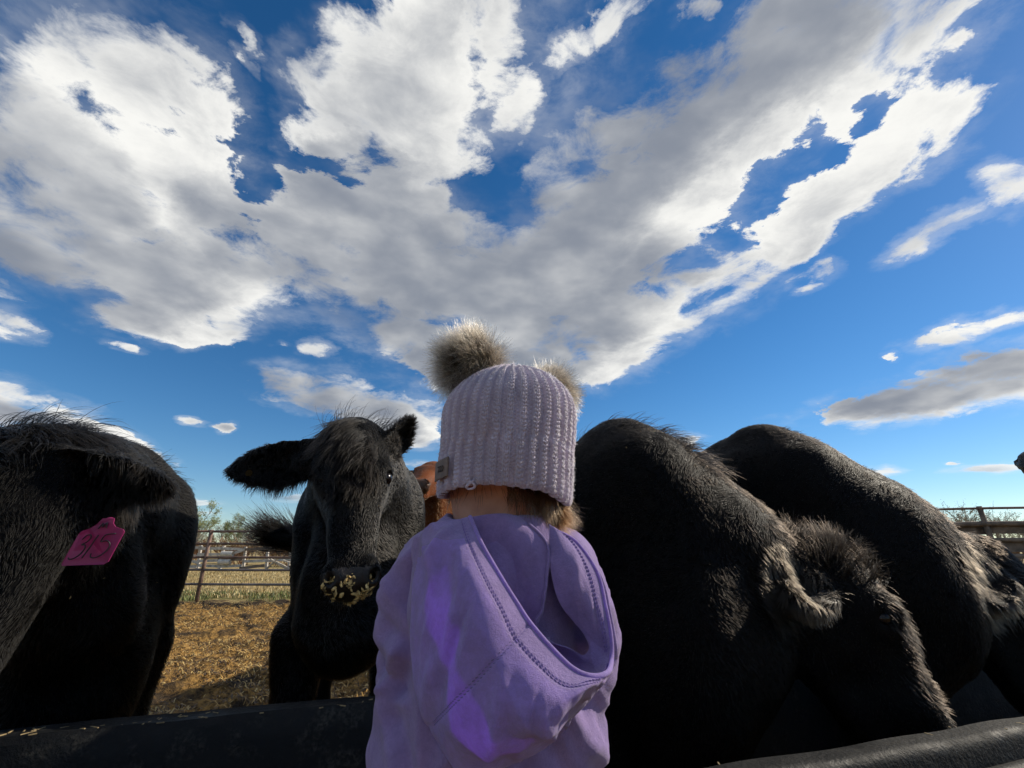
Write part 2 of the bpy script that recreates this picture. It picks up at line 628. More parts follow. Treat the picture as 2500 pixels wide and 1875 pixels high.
        quads = []
        for ax in range(3):
            sl0, sl1 = [slice(None)] * 3, [slice(None)] * 3
            sl0[ax], sl1[ax] = slice(0, -1), slice(1, None)
            s0, s1 = s[tuple(sl0)], s[tuple(sl1)]
            e = np.argwhere(s0 != s1)
            b, c = (ax + 1) % 3, (ax + 2) % 3
            ok = (e[:, b] > 0) & (e[:, c] > 0) & (e[:, b] < D.shape[b] - 1) & (e[:, c] < D.shape[c] - 1)
            e = e[ok]
            inside = s0[tuple(e.T)]

            def cell(db, dc):
                q = e.copy()
                q[:, b] += db
                q[:, c] += dc
                return idx[q[:, 0], q[:, 1], q[:, 2]]
            qd = np.stack([cell(-1, -1), cell(0, -1), cell(0, 0), cell(-1, 0)], axis=1)
            qd[~inside] = qd[~inside][:, ::-1]
            quads.append(qd)
        Q = np.concatenate(quads)
        Q = Q[(Q >= 0).all(axis=1)]
        return V, Q


def relax(V, Q, n=2, f=0.5):
    """light smoothing of a quad skin"""
    for _ in range(n):
        acc = np.zeros_like(V)
        num = np.zeros(len(V))
        for i in range(4):
            a, b = Q[:, i], Q[:, (i + 1) % 4]
            np.add.at(acc, a, V[b])
            np.add.at(num, a, 1)
            np.add.at(acc, b, V[a])
            np.add.at(num, b, 1)
        V = V * (1 - f) + f * acc / np.maximum(num, 1)[:, None]
    return V


def normals(V, Q):
    n = np.cross(V[Q[:, 2]] - V[Q[:, 0]], V[Q[:, 3]] - V[Q[:, 1]])
    vn = np.zeros_like(V)
    for i in range(4):
        np.add.at(vn, Q[:, i], n)
    return unit(vn), n


# ------------------------------------------------------------------ helpers: hair
CAM = np.array([0.0, 0.0, CAM_Z])


def sample_skin(V, Q, count, weight=None, rng=RNG):
    """random points on a quad skin: position, normal"""
    vn, fn = normals(V, Q)
    area = 0.5 * np.linalg.norm(fn, axis=1)
    cen = V[Q].mean(axis=1)
    w = area.copy()
    if weight is not None:
        w = w * weight(cen, unit(fn))
    w = w / w.sum()
    fi = rng.choice(len(Q), size=count, p=w)
    a, b = rng.random(count)[:, None], rng.random(count)[:, None]
    q = Q[fi]

    def bil(A):
        return (A[q[:, 0]] * (1 - a) + A[q[:, 1]] * a) * (1 - b) + (A[q[:, 3]] * (1 - a) + A[q[:, 2]] * a) * b
    return bil(V), unit(bil(vn))


def facing(limit=-0.3, zmin=-9.0):
    def w(c, n):
        v = unit(CAM - c)
        return ((n * v).sum(axis=1) > limit) * (c[:, 2] > zmin)
    return w


def strands(name, root, first, second, length, radius, mat, parent=None, segs=4, droop=0.0, jitter=0.0, rng=RNG, tip=0.15):
    """hair curves that leave along first and lay over towards second"""
    N = len(root)
    length = np.broadcast_to(np.asarray(length, float), (N,))
    t = np.linspace(0, 1, segs + 1)
    pts = np.zeros((N, segs + 1, 3), dtype=np.float32)
    pos = np.array(root, dtype=float)
    pts[:, 0] = pos
    wob = rng.normal(0, 1, (N, 3)) * jitter
    for i in range(1, segs + 1):
        m = t[i]
        d = unit(first * (1 - m) + second * m + wob * m)
        d[:, 2] -= droop * m
        d = unit(d)
        pos = pos + d * (length / segs)[:, None]
        pts[:, i] = pos
    cu = bpy.data.hair_curves.new(name)
    cu.add_curves([segs + 1] * N)
    cu.attributes['position'].data.foreach_set('vector', pts.ravel())
    ra = cu.attributes.get('radius') or cu.attributes.new('radius', 'FLOAT', 'POINT')
    prof = 1 - (1 - tip) * t ** 1.5
    rad = np.broadcast_to(np.asarray(radius, float), (N,))[:, None] * prof[None, :]
    ra.data.foreach_set('value', rad.astype(np.float32).ravel())
    cu.materials.append(mat)
    o = bpy.data.objects.new(name, cu)
    COL.objects.link(o)
    if parent is not None:
        under(o, parent)
    o['kind'] = 'stuff'
    return o


def catmull(P, n):
    """resample control points P (k, ...) to n points along axis 0"""
    P = np.asarray(P, float)
    k = len(P)
    t = np.linspace(0, k - 1, n)
    i = np.minimum(t.astype(int), k - 2)
    f = (t - i).reshape((-1,) + (1,) * (P.ndim - 1))
    g = lambda j: P[np.clip(j, 0, k - 1)]
    a, b, c, d = g(i - 1), g(i), g(i + 1), g(i + 2)
    return 0.5 * (2 * b + (c - a) * f + (2 * a - 5 * b + 4 * c - d) * f ** 2 + (3 * b - a - 3 * c + d) * f ** 3)


def grid_quads(nr, nc):
    i, j = np.meshgrid(np.arange(nr - 1), np.arange(nc - 1), indexing='ij')
    a = (i * nc + j).ravel()
    return np.stack([a, a + 1, a + nc + 1, a + nc], axis=1)


# ------------------------------------------------------------------ materials
def material(name):
    m = bpy.data.materials.new(name)
    m.use_nodes = True
    t = NT(m.node_tree)
    out = t.n('ShaderNodeOutputMaterial')
    bs = t.n('ShaderNodeBsdfPrincipled')
    t.link(bs.outputs[0], out.inputs['Surface'])
    return m, t, bs, out


def plain(name, col, rough=0.6, var=0.25, scale=12.0, bump=0.0, bump_scale=80.0, metal=0.0, spec=0.5, col2=None):
    """a colour that wanders a little, with fine relief"""
    m, t, bs, out = material(name)
    tc = t.n('ShaderNodeTexCoord').outputs['Object']
    n = t.noise(tc, scale, 5, 0.6)
    dark = tuple(c * (1 - var) for c in col)
    c2 = col2 if col2 else tuple(min(1, c * (1 + var)) for c in col)
    t.link(t.mix(t.range(n, 0.3, 0.7), rgb(*dark), rgb(*c2)), bs.inputs['Base Color'])
    t.link(t.range(n, 0.2, 0.8, max(0, rough - 0.1), min(1, rough + 0.1)), bs.inputs['Roughness'])
    bs.inputs['Metallic'].default_value = metal
    bs.inputs['Specular IOR Level'].default_value = spec
    if bump:
        bp = t.n('ShaderNodeBump')
        bp.inputs['Strength'].default_value = 1.0
        bp.inputs['Distance'].default_value = bump
        t.link(t.noise(tc, bump_scale, 4, 0.6), bp.inputs['Height'])
        t.link(bp.outputs[0], bs.inputs['Normal'])
    return m


def hair_mat(name, root, tip, rough=0.35, vary=0.25, ior=1.5, ramp=(0.15, 1.0)):
    m, t, bs, out = material(name)
    t.t.nodes.remove(bs)
    h = t.n('ShaderNodeBsdfHairPrincipled')
    info = t.n('ShaderNodeHairInfo')
    c = t.mix(t.range(info.outputs['Intercept'], *ramp), rgb(*root), rgb(*tip))
    v = t.range(info.outputs['Random'], 0, 1, 1 - vary, 1 + vary, 'LINEAR')
    c = t.vmath('SCALE', c, scale=v)
    h.parametrization = 'COLOR'
    t.link(c, h.inputs['Color'])
    h.inputs['Roughness'].default_value = rough
    h.inputs['IOR'].default_value = ior
    h.inputs['Radial Roughness'].default_value = 0.45
    h.inputs['Random Roughness'].default_value = 0.3
    t.link(h.outputs[0], out.inputs['Surface'])
    return m

# ------------------------------------------------------------------ ground
TR_S = 0.33                                              # the trough runs along y = y0 + 0.33 x
TU = unit(np.array([1.0, TR_S, 0.0]))                    # along it
TN = np.array([-TU[1], TU[0], 0.0])                      # across it, away from the viewer
T0 = np.array([0.0, 0.750, 0.0])                         # a point on the near rim


def ground_height(x, y):
    p = np.stack([x, y, np.zeros_like(x)], axis=1)
    across = (x - T0[0]) * TN[0] + (y - T0[1]) * TN[1]
    pad = np.clip((0.10 - across) / 0.12, 0, 1)          # the alley on the near side stands higher
    pen = np.clip((across - 0.4) / 0.5, 0, 1) * np.clip((10.2 - y) / 0.5, 0, 1)
    z = 0.26 * pad
    z = z + pen * (fbm(p, 2.2, 5, 3, 0.55) * 0.040 + np.abs(fbm(p, 6.5, 3, 9)) * 0.055 - 0.035 - 0.07 * np.clip(vnoise(p, 3.3, 44) - 0.35, 0, 1))
    far = np.clip((y - 9.6) / 1.0, 0, 1)
    z = z + far * (fbm(p, 0.8, 3, 31) * 0.05 + 0.03)
    r = np.hypot(x, y)
    z = z + np.clip((r - 20) / 200, 0, 1) * fbm(p, 0.012, 2, 5) * 1.5
    z = z + 0.62 * np.exp(-(((x - 12.5) / 4.0) ** 2 + ((y - 10.2) / 2.2) ** 2))      # bank under the far right fence
    return z


def spaced(lo, hi, step, reach, grow=1.22):
    mid = list(np.arange(lo, hi + 1e-6, step))
    a, d = hi, step
    right = []
    while a < reach:
        d *= grow
        a += d
        right.append(a)
    a, d = lo, step
    left = []
    while a > -reach:
        d *= grow
        a -= d
        left.append(a)
    return np.array(left[::-1] + mid + right)


def build_ground():
    xs = spaced(-6.0, 3.0, 0.04, 1500)
    ys = spaced(-0.5, 11.5, 0.04, 1500)
    X, Y = np.meshgrid(xs, ys, indexing='ij')
    x, y = X.ravel(), Y.ravel()
    V = np.stack([x, y, ground_height(x, y)], axis=1)
    m, t, bs, out = material('pen_and_pasture')
    geo = t.n('ShaderNodeNewGeometry').outputs['Position']
    sp = t.n('ShaderNodeSeparateXYZ')
    t.link(geo, sp.inputs[0])
    n1 = t.noise(geo, 2.5, 6, 0.6)
    n2 = t.noise(geo, 22, 6, 0.7)
    n3 = t.noise(geo, 0.5, 4, 0.55)
    bed = t.mix(t.range(n2, 0.34, 0.62), rgb(0.040, 0.024, 0.012), rgb(0.42, 0.24, 0.07))
    bed = t.mix(t.range(n1, 0.48, 0.66), bed, rgb(0.042, 0.029, 0.018))
    dry = t.mix(t.range(n2, 0.3, 0.7), rgb(0.22, 0.15, 0.06), rgb(0.50, 0.38, 0.17))
    green = t.mix(t.range(n2, 0.35, 0.7), rgb(0.09, 0.085, 0.025), rgb(0.24, 0.21, 0.075))
    yj = t.math('ADD', sp.outputs[1], t.math('MULTIPLY', t.math('SUBTRACT', n1, 0.5), 1.6))
    past = t.range(yj, 9.7, 10.2)
    strip = t.math('MULTIPLY', t.range(yj, 10.0, 10.4), t.range(yj, 11.6, 12.9, 1, 0))
    patch = t.math('MULTIPLY', t.range(n3, 0.5, 0.62), 0.6)
    grass = t.mix(t.math('MAXIMUM', strip, patch), dry, green)
    fence_shade = t.math('MULTIPLY', t.range(yj, 9.2, 9.5), t.range(yj, 9.9, 10.1, 1, 0))  # the fence's shadow, put into the ground colour as a dark strip
    col = t.mix(past, bed, grass)
    col = t.mix(fence_shade, col, rgb(0.045, 0.030, 0.018))
    t.link(col, bs.inputs['Base Color'])
    bs.inputs['Roughness'].default_value = 0.9
    bs.inputs['Specular IOR Level'].default_value = 0.2
    bp = t.n('ShaderNodeBump')
    bp.inputs['Distance'].default_value = 0.03
    t.link(t.noise(geo, 30, 6, 0.7), bp.inputs['Height'])
    t.link(bp.outputs[0], bs.inputs['Normal'])
    o = mesh_obj('ground', V, grid_quads(len(xs), len(ys)), m)
    tag(o, kind='structure')
    return o


def blades(name, label, n, xr, yr, h, w, mats, seed, lean=0.5, flat=False, cull=None, zoff=0.0):
    """thin leaf-like slips: straw lying about or grass standing"""
    rg = np.random.default_rng(seed)
    x = rg.uniform(*xr, n)
    y = yr[0] + (yr[1] - yr[0]) * rg.random(n) ** 1.3
    if cull is not None:
        k = cull(x, y, rg)
        x, y = x[k], y[k]
        n = len(x)
    z = ground_height(x, y) + zoff
    a = rg.uniform(0, 2 * np.pi, n)
    ln = h * (0.4 + 0.9 * rg.random(n))
    d = np.stack([np.cos(a), np.sin(a), np.zeros(n)], axis=1)
    s = np.stack([-np.sin(a), np.cos(a), np.zeros(n)], axis=1)
    up = np.array([0, 0, 1.0])
    p0 = np.stack([x, y, z], axis=1)
    if flat:
        tilt = rg.normal(0, 0.22, n)[:, None]
        p1 = p0 + d * (ln * 0.5)[:, None] + up * (0.012 + tilt * ln[:, None] * 0.5 + 0.006)
        p2 = p0 + d * ln[:, None] + up * (0.008 + np.abs(tilt) * ln[:, None])
        wv = (w * (0.6 + 0.8 * rg.random(n)))[:, None]
        tip = 0.8
    else:
        le = (lean * rg.random(n))[:, None]
        p1 = p0 + up * (ln * 0.6)[:, None] + d * ln[:, None] * le * 0.35
        p2 = p0 + up * (ln * (1 - 0.25 * le[:, 0]))[:, None] + d * ln[:, None] * le
        wv = (w * (0.6 + 0.8 * rg.random(n)))[:, None]
        tip = 0.15
    V = np.concatenate([p0 - s * wv, p0 + s * wv, p1 - s * wv + up * 0.002, p1 + s * wv, p2 - s * wv * tip, p2 + s * wv * tip])
    i = np.arange(n)
    Q = np.concatenate([np.stack([i, i + n, i + 3 * n, i + 2 * n], axis=1), np.stack([i + 2 * n, i + 3 * n, i + 5 * n, i + 4 * n], axis=1)])
    o = mesh_obj(name, V, Q, mats[0], smooth=False)
    for m in mats[1:]:
        o.data.materials.append(m)
    mi = rg.integers(0, len(mats), n)
    o.data.polygons.foreach_set('material_index', np.concatenate([mi, mi]).astype(np.int32))
    tag(o, label, name.replace('_', ' '), kind='stuff')
    return o


def build_litter():
    straw = [plain('straw_%s' % k, c, 0.6, 0.25, 40) for k, c in (('gold', (0.52, 0.31, 0.085)), ('pale', (0.58, 0.41, 0.15)), ('brown', (0.13, 0.075, 0.03)), ('dark', (0.06, 0.036, 0.018)))]
    wedge = lambda x, y, rg: (x < -0.30 * y + 0.2) & (x > -0.95 * y - 0.4)
    blades('straw', 'loose yellow straw trodden into the pen floor', 70000, (-9.5, -0.4), (2.2, 9.6), 0.055, 0.0030, straw, 3, flat=True, cull=lambda x, y, rg: wedge(x, y, rg) & (fbm(np.stack([x, y, 0 * x], 1), 1.4, 3, 6) + rg.random(len(x)) * 0.9 > 0.15))
    dry = [plain('dry_grass_%s' % k, c, 0.7, 0.25, 20) for k, c in (('tan', (0.46, 0.33, 0.13)), ('pale', (0.58, 0.47, 0.24)), ('dull', (0.28, 0.20, 0.09)))]
    blades('dry_grass', 'dry yellow grass beyond the pipe fence', 40000, (-22, -2.5), (10.4, 26.0), 0.085, 0.006, dry, 5, 0.9, cull=lambda x, y, rg: (x < -0.36 * y) & (x > -0.86 * y))
    green = [plain('green_grass_%s' % k, c, 0.6, 0.25, 20) for k, c in (('fresh', (0.17, 0.20, 0.05)), ('dull', (0.12, 0.13, 0.04)))]
    blades('green_grass', 'strip of short green grass along the foot of the fence', 4500, (-10, -3.2), (10.05, 11.8), 0.09, 0.005, green, 6, 0.8, cull=lambda x, y, rg: (fbm(np.stack([x, y, 0 * x], 1), 1.2, 2, 16) > -0.25))
    blades('hay', 'tan hay heaped on the bank by the right rail fence', 9000, (8.5, 17.0), (8.0, 12.0), 0.14, 0.007, dry, 8, 0.9)


# ------------------------------------------------------------------ feed trough
def build_trough():
    m, t, bs, out = material('black_trough_plastic')
    tc = t.n('ShaderNodeTexCoord').outputs['Object']
    n = t.noise(tc, 14, 6, 0.65)
    n2 = t.noise(tc, 120, 3, 0.6)
    dust = t.math('MULTIPLY', t.range(n, 0.48, 0.72), t.range(n2, 0.35, 0.7))
    t.link(t.mix(dust, rgb(0.004, 0.0045, 0.0055), rgb(0.050, 0.047, 0.040)), bs.inputs['Base Color'])
    t.link(t.range(n, 0.3, 0.7, 0.55, 0.8), bs.inputs['Roughness'])
    bs.inputs['Specular IOR Level'].default_value = 0.22
    bp = t.n('ShaderNodeBump')
    bp.inputs['Distance'].default_value = 0.002
    t.link(n2, bp.inputs['Height'])
    t.link(bp.outputs[0], bs.inputs['Normal'])
    # section: distance across from the near rim, height
    def arc(cx, cz, r, a0, a1, k=6):
        return [(cx + r * math.cos(R(a0 + (a1 - a0) * i / k)), cz + r * math.sin(R(a0 + (a1 - a0) * i / k))) for i in range(k + 1)]
    sec = [(0.055, 0.27), (0.030, 0.50), (0.012, 0.535)] + arc(0.0, 0.552, 0.014, 250, 90, 8) + [(0.020, 0.562), (0.026, 0.590)] + arc(0.040, 0.592, 0.013, 160, 80, 5) + [(0.075, 0.604), (0.085, 0.598), (0.105, 0.56), (0.125, 0.40)] + arc(0.175, 0.365, 0.05, 190, 270, 6) + \
          [(0.30, 0.310), (0.42, 0.314)] + arc(0.45, 0.365, 0.05, 270, 350, 6) + [(0.515, 0.56), (0.525, 0.592), (0.535, 0.602), (0.575, 0.602)] + arc(0.578, 0.592, 0.012, 80, -60, 6) + [(0.575, 0.56), (0.545, 0.30), (0.54, 0.02)]
    sec = np.array(sec)
    sec[sec[:, 0] > 0.2, 0] += 0.085
    S = np.linspace(-3.2, 5.2, 220)
    pts = []
    for s in S:
        for k, (a, z) in enumerate(sec):
            pts.append(T0 + TU * s + TN * a + np.array([0, 0, z]))
    V = np.array(pts)
    wv = fbm(V, 2.5, 3, 4)
    V = V + np.outer(wv * 0.004, TN) + np.outer(fbm(V, 3.1, 3, 14) * 0.005, [0, 0, 1])
    n_ = len(sec)
    o = mesh_obj('feed_trough', V, grid_quads(len(S), n_)[:, ::-1].copy(), None)
    o.data.materials.append(m)
    o.data.set_sharp_from_angle(angle=R(28))
    tag(o, 'long black plastic feed trough running across in front of the cattle', 'trough')
    so = o.modifiers.new('wall', 'SOLIDIFY')
    so.thickness = 0.006
    so.offset = 1
    # bits of straw and grain caught on the rims
    rg = np.random.default_rng(12)
    mb = MB()
    for k in range(300):
        s, a = rg.uniform(-2.2, 2.6), (rg.uniform(0.035, 0.085) if k % 6 == 0 else rg.uniform(0.612, 0.655))
        q = Vector(T0 + TU * s + TN * a)
        q.z = 0.6105
        ln = rg.uniform(0.002, 0.007) * (2.0 if rg.random() < 0.1 else 1)
        mb.box(q, (ln, 0.0011, 0.0009), Matrix.Rotation(rg.uniform(0, 6.3), 3, 'Z') @ Matrix.Rotation(rg.normal(0, 0.04), 3, 'Y'))
    lit = mb.build('chaff', plain('chaff', (0.30, 0.22, 0.11), 0.8, 0.5, 90))
    tag(lit, 'scattered chaff lying on the rims of the black trough', 'chaff', kind='stuff')
    # chopped feed lying in it
    fm = plain('chopped_feed', (0.16, 0.10, 0.035), 0.8, 0.6, 160, 0.01, 120, col2=(0.42, 0.28, 0.09))
    S = np.linspace(-3.1, 5.1, 420)
    Aa = np.linspace(0.15, 0.56, 26)
    q = np.array([T0 + TU * s + TN * a for s in S for a in Aa])
    q[:, 2] = 0.352 + fbm(q, 5, 3, 2) * 0.02 + fbm(q, 40, 2, 3) * 0.006
    f = mesh_obj('feed', q, grid_quads(len(S), len(Aa)), fm)
    tag(f, 'chopped grain and silage lying in the bottom of the black trough', 'feed', kind='stuff')


# ------------------------------------------------------------------ fences
RUST = plain('rusty_pipe', (0.14, 0.075, 0.05), 0.6, 0.4, 6, 0.001, 60, metal=0.15, col2=(0.24, 0.15, 0.11))
GREY_PIPE = plain('dull_pipe', (0.16, 0.13, 0.12), 0.55, 0.3, 5, 0.001, 60, metal=0.2)
GREY_WOOD = plain('weathered_board', (0.42, 0.38, 0.33), 0.8, 0.35, 6, 0.004, 40)
DARK_WOOD = plain('dark_board', (0.16, 0.12, 0.09), 0.85, 0.4, 6, 0.004, 40)


def sag(a, b, n=9, amp=0.02, seed=0):
    a, b = np.array(a, float), np.array(b, float)
    t = np.linspace(0, 1, n)[:, None]
    p = a + (b - a) * t
    p[:, 2] += (np.sin(np.pi * t[:, 0]) * -amp + vnoise(p, 0.9, seed) * amp * 0.6)
    return [tuple(q) for q in p]


def build_fences():
    G = 'pipe fence panels along the pen'
    labels = ['rusty pipe panel left of the leaning-free post, mostly behind the tagged cow', 'rusty five-rail pipe panel showing between the tagged cow and the facing cow', 'rusty pipe fence panel farthest right, behind the facing cow and the child']
    labels[0] = 'rusty pipe fence panel behind the cow with the pink tag'
    for k, x0 in enumerate((-12.2, -6.2, -0.2)):
        r = empty('pipe_fence_panel', (x0, 10.0, 0))
        tag(r, labels[k], 'fence', G)
        for i, z in enumerate((1.32, 1.08, 0.825, 0.59, 0.325)):
            mb = MB()
            mb.tube(sag((x0 + 0.03, 9.985, z), (x0 + 5.97, 9.985, z), 11, 0.012, 3 * k + i), 0.023, 8)
            under(mb.build('rail', RUST if i < 3 else GREY_PIPE, None, True), r)
        for xx in (x0,) if k < 2 else (x0, x0 + 6.0):
            mb = MB()
            mb.tube([(xx, 10.0, -0.15), (xx, 10.0, 0.7), (xx + 0.01, 10.0, 1.36)], 0.038, 10)
            under(mb.build('post', RUST, None, True), r)
    # right: a pipe rail over old logs and boards on a bank
    r = empty('rail_fence', (12.0, 10.4, 0))
    tag(r, 'old rail fence of a pipe over logs and boards at the far right', 'fence')
    a, b = np.array([8.6, 11.2, 0.0]), np.array([14.5, 9.2, 0.0])
    for z0, z1, rad, m in ((1.83, 1.86, 0.026, RUST), (1.50, 1.54, 0.055, DARK_WOOD), (1.17, 1.18, 0.045, DARK_WOOD), (0.85, 0.85, 0.05, DARK_WOOD)):
        mb = MB()
        mb.tube(sag(a + [0, 0, z0], b + [0, 0, z1], 13, 0.02, int(z0 * 10)), rad, 8)
        under(mb.build('rail', m, None, True), r)
    for f in (0.02, 0.32, 0.62, 0.93):
        p = a + (b - a) * f + np.array([0, 0.06, 0])
        mb = MB()
        mb.tube([tuple(p + [0, 0, 0.0]), tuple(p + [-0.05, 0, 1.0]), tuple(p + [-0.09, 0, 1.88 if f != 0.62 else 1.5])], [0.06, 0.055, 0.05], 8)
        under(mb.build('post', DARK_WOOD, None, True), r)
    for k in range(8):
        p = a + (b - a) * (0.02 + 0.28 * (k % 4)) + np.array([0, 0.1, 0.30 * (k // 4)])
        mb = MB()
        d = Vector(unit(b - a))
        mb.box(p + np.array([0.8, -0.27, 1.02 + 0.02 * k]), (0.95, 0.02, 0.12), Matrix.Rotation(math.atan2(d.y, d.x), 3, 'Z'))
        under(mb.build('board', DARK_WOOD), r)
    # a collapsed grey board corral far behind the pipe fence
    r = empty('board_corral', (-11.5, 25.0, 0))
    tag(r, 'collapsed corral of bleached grey boards in the dry grass beyond the pipe fence', 'fence')
    rg = random.Random(4)
    for k in range(8):
        x = -17.0 + k * 1.15
        g = float(ground_height(np.array([x]), np.array([25.0]))[0])
        mb = MB()
        mb.box((x, 25.05, g + 0.55), (0.055, 0.06, 0.62), Matrix.Rotation(rg.uniform(-0.1, 0.1), 3, 'Y'))
        under(mb.build('post', GREY_WOOD), r)
    for k in range(7):
        x = -16.4 + k * 1.15
        g = float(ground_height(np.array([x]), np.array([25.0]))[0])
        for z in (0.22, 0.50, 0.78, 1.05):
            if rg.random() < 0.16:
                continue
            ang = rg.uniform(-0.05, 0.05) if rg.random() < 0.7 else rg.uniform(-0.35, 0.35)
            mb = MB()
            mb.box((x + rg.uniform(-0.1, 0.1), 24.96 - rg.random() * 0.05, g + z + rg.uniform(-0.05, 0.05)), (0.62, 0.02, 0.065), Matrix.Rotation(ang, 3, 'Y'))
            under(mb.build('board', GREY_WOOD if rg.random() < 0.75 else DARK_WOOD), r)
    for k in range(5):
        x = rg.uniform(-13.5, -10.0)
        g = float(ground_height(np.array([x]), np.array([24.4]))[0])
        mb = MB()
        mb.box((x, 24.4 + rg.uniform(-0.2, 0.2), g + 0.25), (0.75, 0.06, 0.03), Matrix.Rotation(rg.uniform(-0.6, 0.6), 3, 'Y') @ Matrix.Rotation(rg.uniform(-0.6, 0.6), 3, 'Z'))
        under(mb.build('board', GREY_WOOD), r)
    # two pale hollow pipes stacked at the corral, open ends towards the left
    for k, (x, z) in enumerate(((-14.62, 0.40), (-14.56, 0.78))):
        g = float(ground_height(np.array([x]), np.array([24.7]))[0])
        r = empty('pipe_length', (x, 24.7, g))
        mb = MB()
        mb.tube([(x, 24.7, g + z), (x + 0.55, 24.75, g + z)], 0.13, 14, cap=False)
        mb.tube([(x + 0.55, 24.75, g + z), (x, 24.7, g + z)], 0.11, 14, cap=False)
        under(mb.build('shell', plain('pale_pipe', (0.5, 0.47, 0.42), 0.6), None, True), r)
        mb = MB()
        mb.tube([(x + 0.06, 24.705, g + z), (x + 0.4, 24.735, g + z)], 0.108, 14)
        under(mb.build('hollow', plain('pipe_inside_shade', (0.02, 0.015, 0.012), 0.9)), r)  # near-black plug: the shade inside the open pipe, painted as a colour
        tag(r, ('lower' if k == 0 else 'upper') + ' of two pale hollow pipes stacked at the far board corral', 'pipe', 'pipes at the corral')


# ------------------------------------------------------------------ trees
BARK = plain('pale_bark', (0.22, 0.19, 0.15), 0.85, 0.3, 8)
BARK_RED = plain('willow_twigs', (0.21, 0.10, 0.045), 0.8, 0.35, 8)
LEAF = plain('spring_leaf', (0.17, 0.20, 0.07), 0.6, 0.3, 3)
LEAF2 = plain('bud_leaf', (0.22, 0.18, 0.08), 0.6, 0.3, 3)


def tree_parts(seed, height, spread, leafy, stems=1):
    rg = random.Random(seed)
    wood, tips = MB(), []

    def grow(p, d, ln, r, lv):
        q = [p]
        for k in range(3):
            d = (d + Vector((rg.gauss(0, .12), rg.gauss(0, .12), rg.gauss(0.04, .08)))).normalized()
            q.append(q[-1] + d * ln / 3)
        r2 = max(r, 0.012)
        wood.tube(q, [r2, r2 * .85, r2 * .7, r2 * .55], 3 if lv else 5, cap=False)
        if lv >= 3:
            tips.extend([q[1], q[2], q[3]])
            return
        for k in range(rg.randint(3, 4) if lv else rg.randint(5, 7)):
            f = rg.uniform(0.3, 1.0)
            i = min(int(f * 3), 2)
            b = q[i].lerp(q[i + 1], f * 3 - i)
            dd = (d + Vector((rg.gauss(0, spread), rg.gauss(0, spread), rg.gauss(0.1, .25)))).normalized()
            grow(b, dd, ln * rg.uniform(.45, .68), r * .5, lv + 1)
        if lv:
            tips.append(q[3])
    for s in range(stems):
        b = Vector((rg.uniform(-1, 1) * 0.25 * (stems > 1) * height * .4, rg.uniform(-.2, .2) * (stems > 1), 0))
        grow(b, Vector((rg.gauss(0, .08 * stems), rg.gauss(0, .08), 1)).normalized(), height * rg.uniform(.45, .55), height * 0.013, 0)
    leaves = MB()
    for p in tips:
        for k in range(leafy):
            c = p + Vector((rg.gauss(0, .10), rg.gauss(0, .10), rg.gauss(0, .10))) * (height / 5)
            s = rg.uniform(.014, .030) * height / 5 * 1.4
            u = Vector((rg.gauss(0, 1), rg.gauss(0, 1), rg.gauss(0, 1))).normalized()
            w = u.orthogonal().normalized()
            i = len(leaves.v)
            leaves.v += [c - u * s * 1.5, c + w * s, c + u * s * 1.5, c - w * s]
            leaves.f.append([i, i + 1, i + 2, i + 3])
    return wood, leaves


def build_trees():
    kinds = []
    for seed, h, sp, lf, st, bark, leaf in ((1, 5.2, .55, 7, 2, BARK, LEAF), (2, 5.0, .45, 2, 1, BARK, LEAF2), (3, 4.6, .5, 3, 2, BARK, LEAF2), (4, 1.7, .7, 2, 5, BARK_RED, LEAF2)):
        wood, leaves = tree_parts(seed, h, sp, lf, st)
        a = wood.build('trunk', bark)
        b = leaves.build('crown', leaf)
        kinds.append((a, b))
        a.hide_render = b.hide_render = True
    rg = random.Random(9)

    def place(kind, x, y, s, rot, name, label, group):
        g = float(ground_height(np.array([x]), np.array([y]))[0])
        r = empty(name, (x, y, g - 0.05))
        r.rotation_euler = (0, 0, rot)
        r.scale = (s, s, s)
        tag(r, label, 'tree' if name != 'willow_bush' else 'bush', group)
        for src in kinds[kind]:
            o = src.copy()
            o.hide_render = False
            COL.objects.link(o)
            o.parent = r
    G1, G2 = 'trees beyond the pipe fence', 'trees behind the right rail fence'
    place(0, -37.5, 58, 1.45, 0.3, 'leafing_tree', 'tall pale green tree rising above the left pipe fence', G1)
    place(0, -33.6, 60, 1.15, 2.1, 'leafing_tree', 'second pale green tree right of the tallest one above the pipe fence', G1)
    k = 0
    for x in np.arange(-54, -22, 1.3):
        y = 62 + rg.uniform(-3, 6)
        place(rg.choice((1, 2, 2)), float(x + rg.uniform(-.6, .6)), y, rg.uniform(.75, 1.1), rg.uniform(0, 6), 'bare_tree', 'thin nearly bare tree in the row beyond the left pipe fence', G1)
    for x in np.arange(-31, -12, 0.8):
        place(3, float(x), 35 + rg.uniform(-4, 4), rg.uniform(1.0, 1.6), rg.uniform(0, 6), 'willow_bush', 'reddish willow bush in the thicket beyond the left pipe fence', 'willow bushes beyond the fence')
    for x in np.arange(43, 64, 1.1):
        y = 52 + rg.uniform(-4, 6)
        place(rg.choice((1, 2, 2)), float(x + rg.uniform(-.8, .8)), y, rg.uniform(0.9, 1.3), rg.uniform(0, 6), 'bare_tree', 'bare twiggy tree on the skyline behind the right rail fence', G2)
    for x in np.arange(28, 46, 0.8):
        place(3, float(x), 36 + rg.uniform(-3, 3), rg.uniform(0.9, 1.4), rg.uniform(0, 6), 'willow_bush', 'brown willow bush behind the right rail fence', 'bushes behind the right fence')
    for a, b in kinds:
        bpy.data.objects.remove(a)
        bpy.data.objects.remove(b)



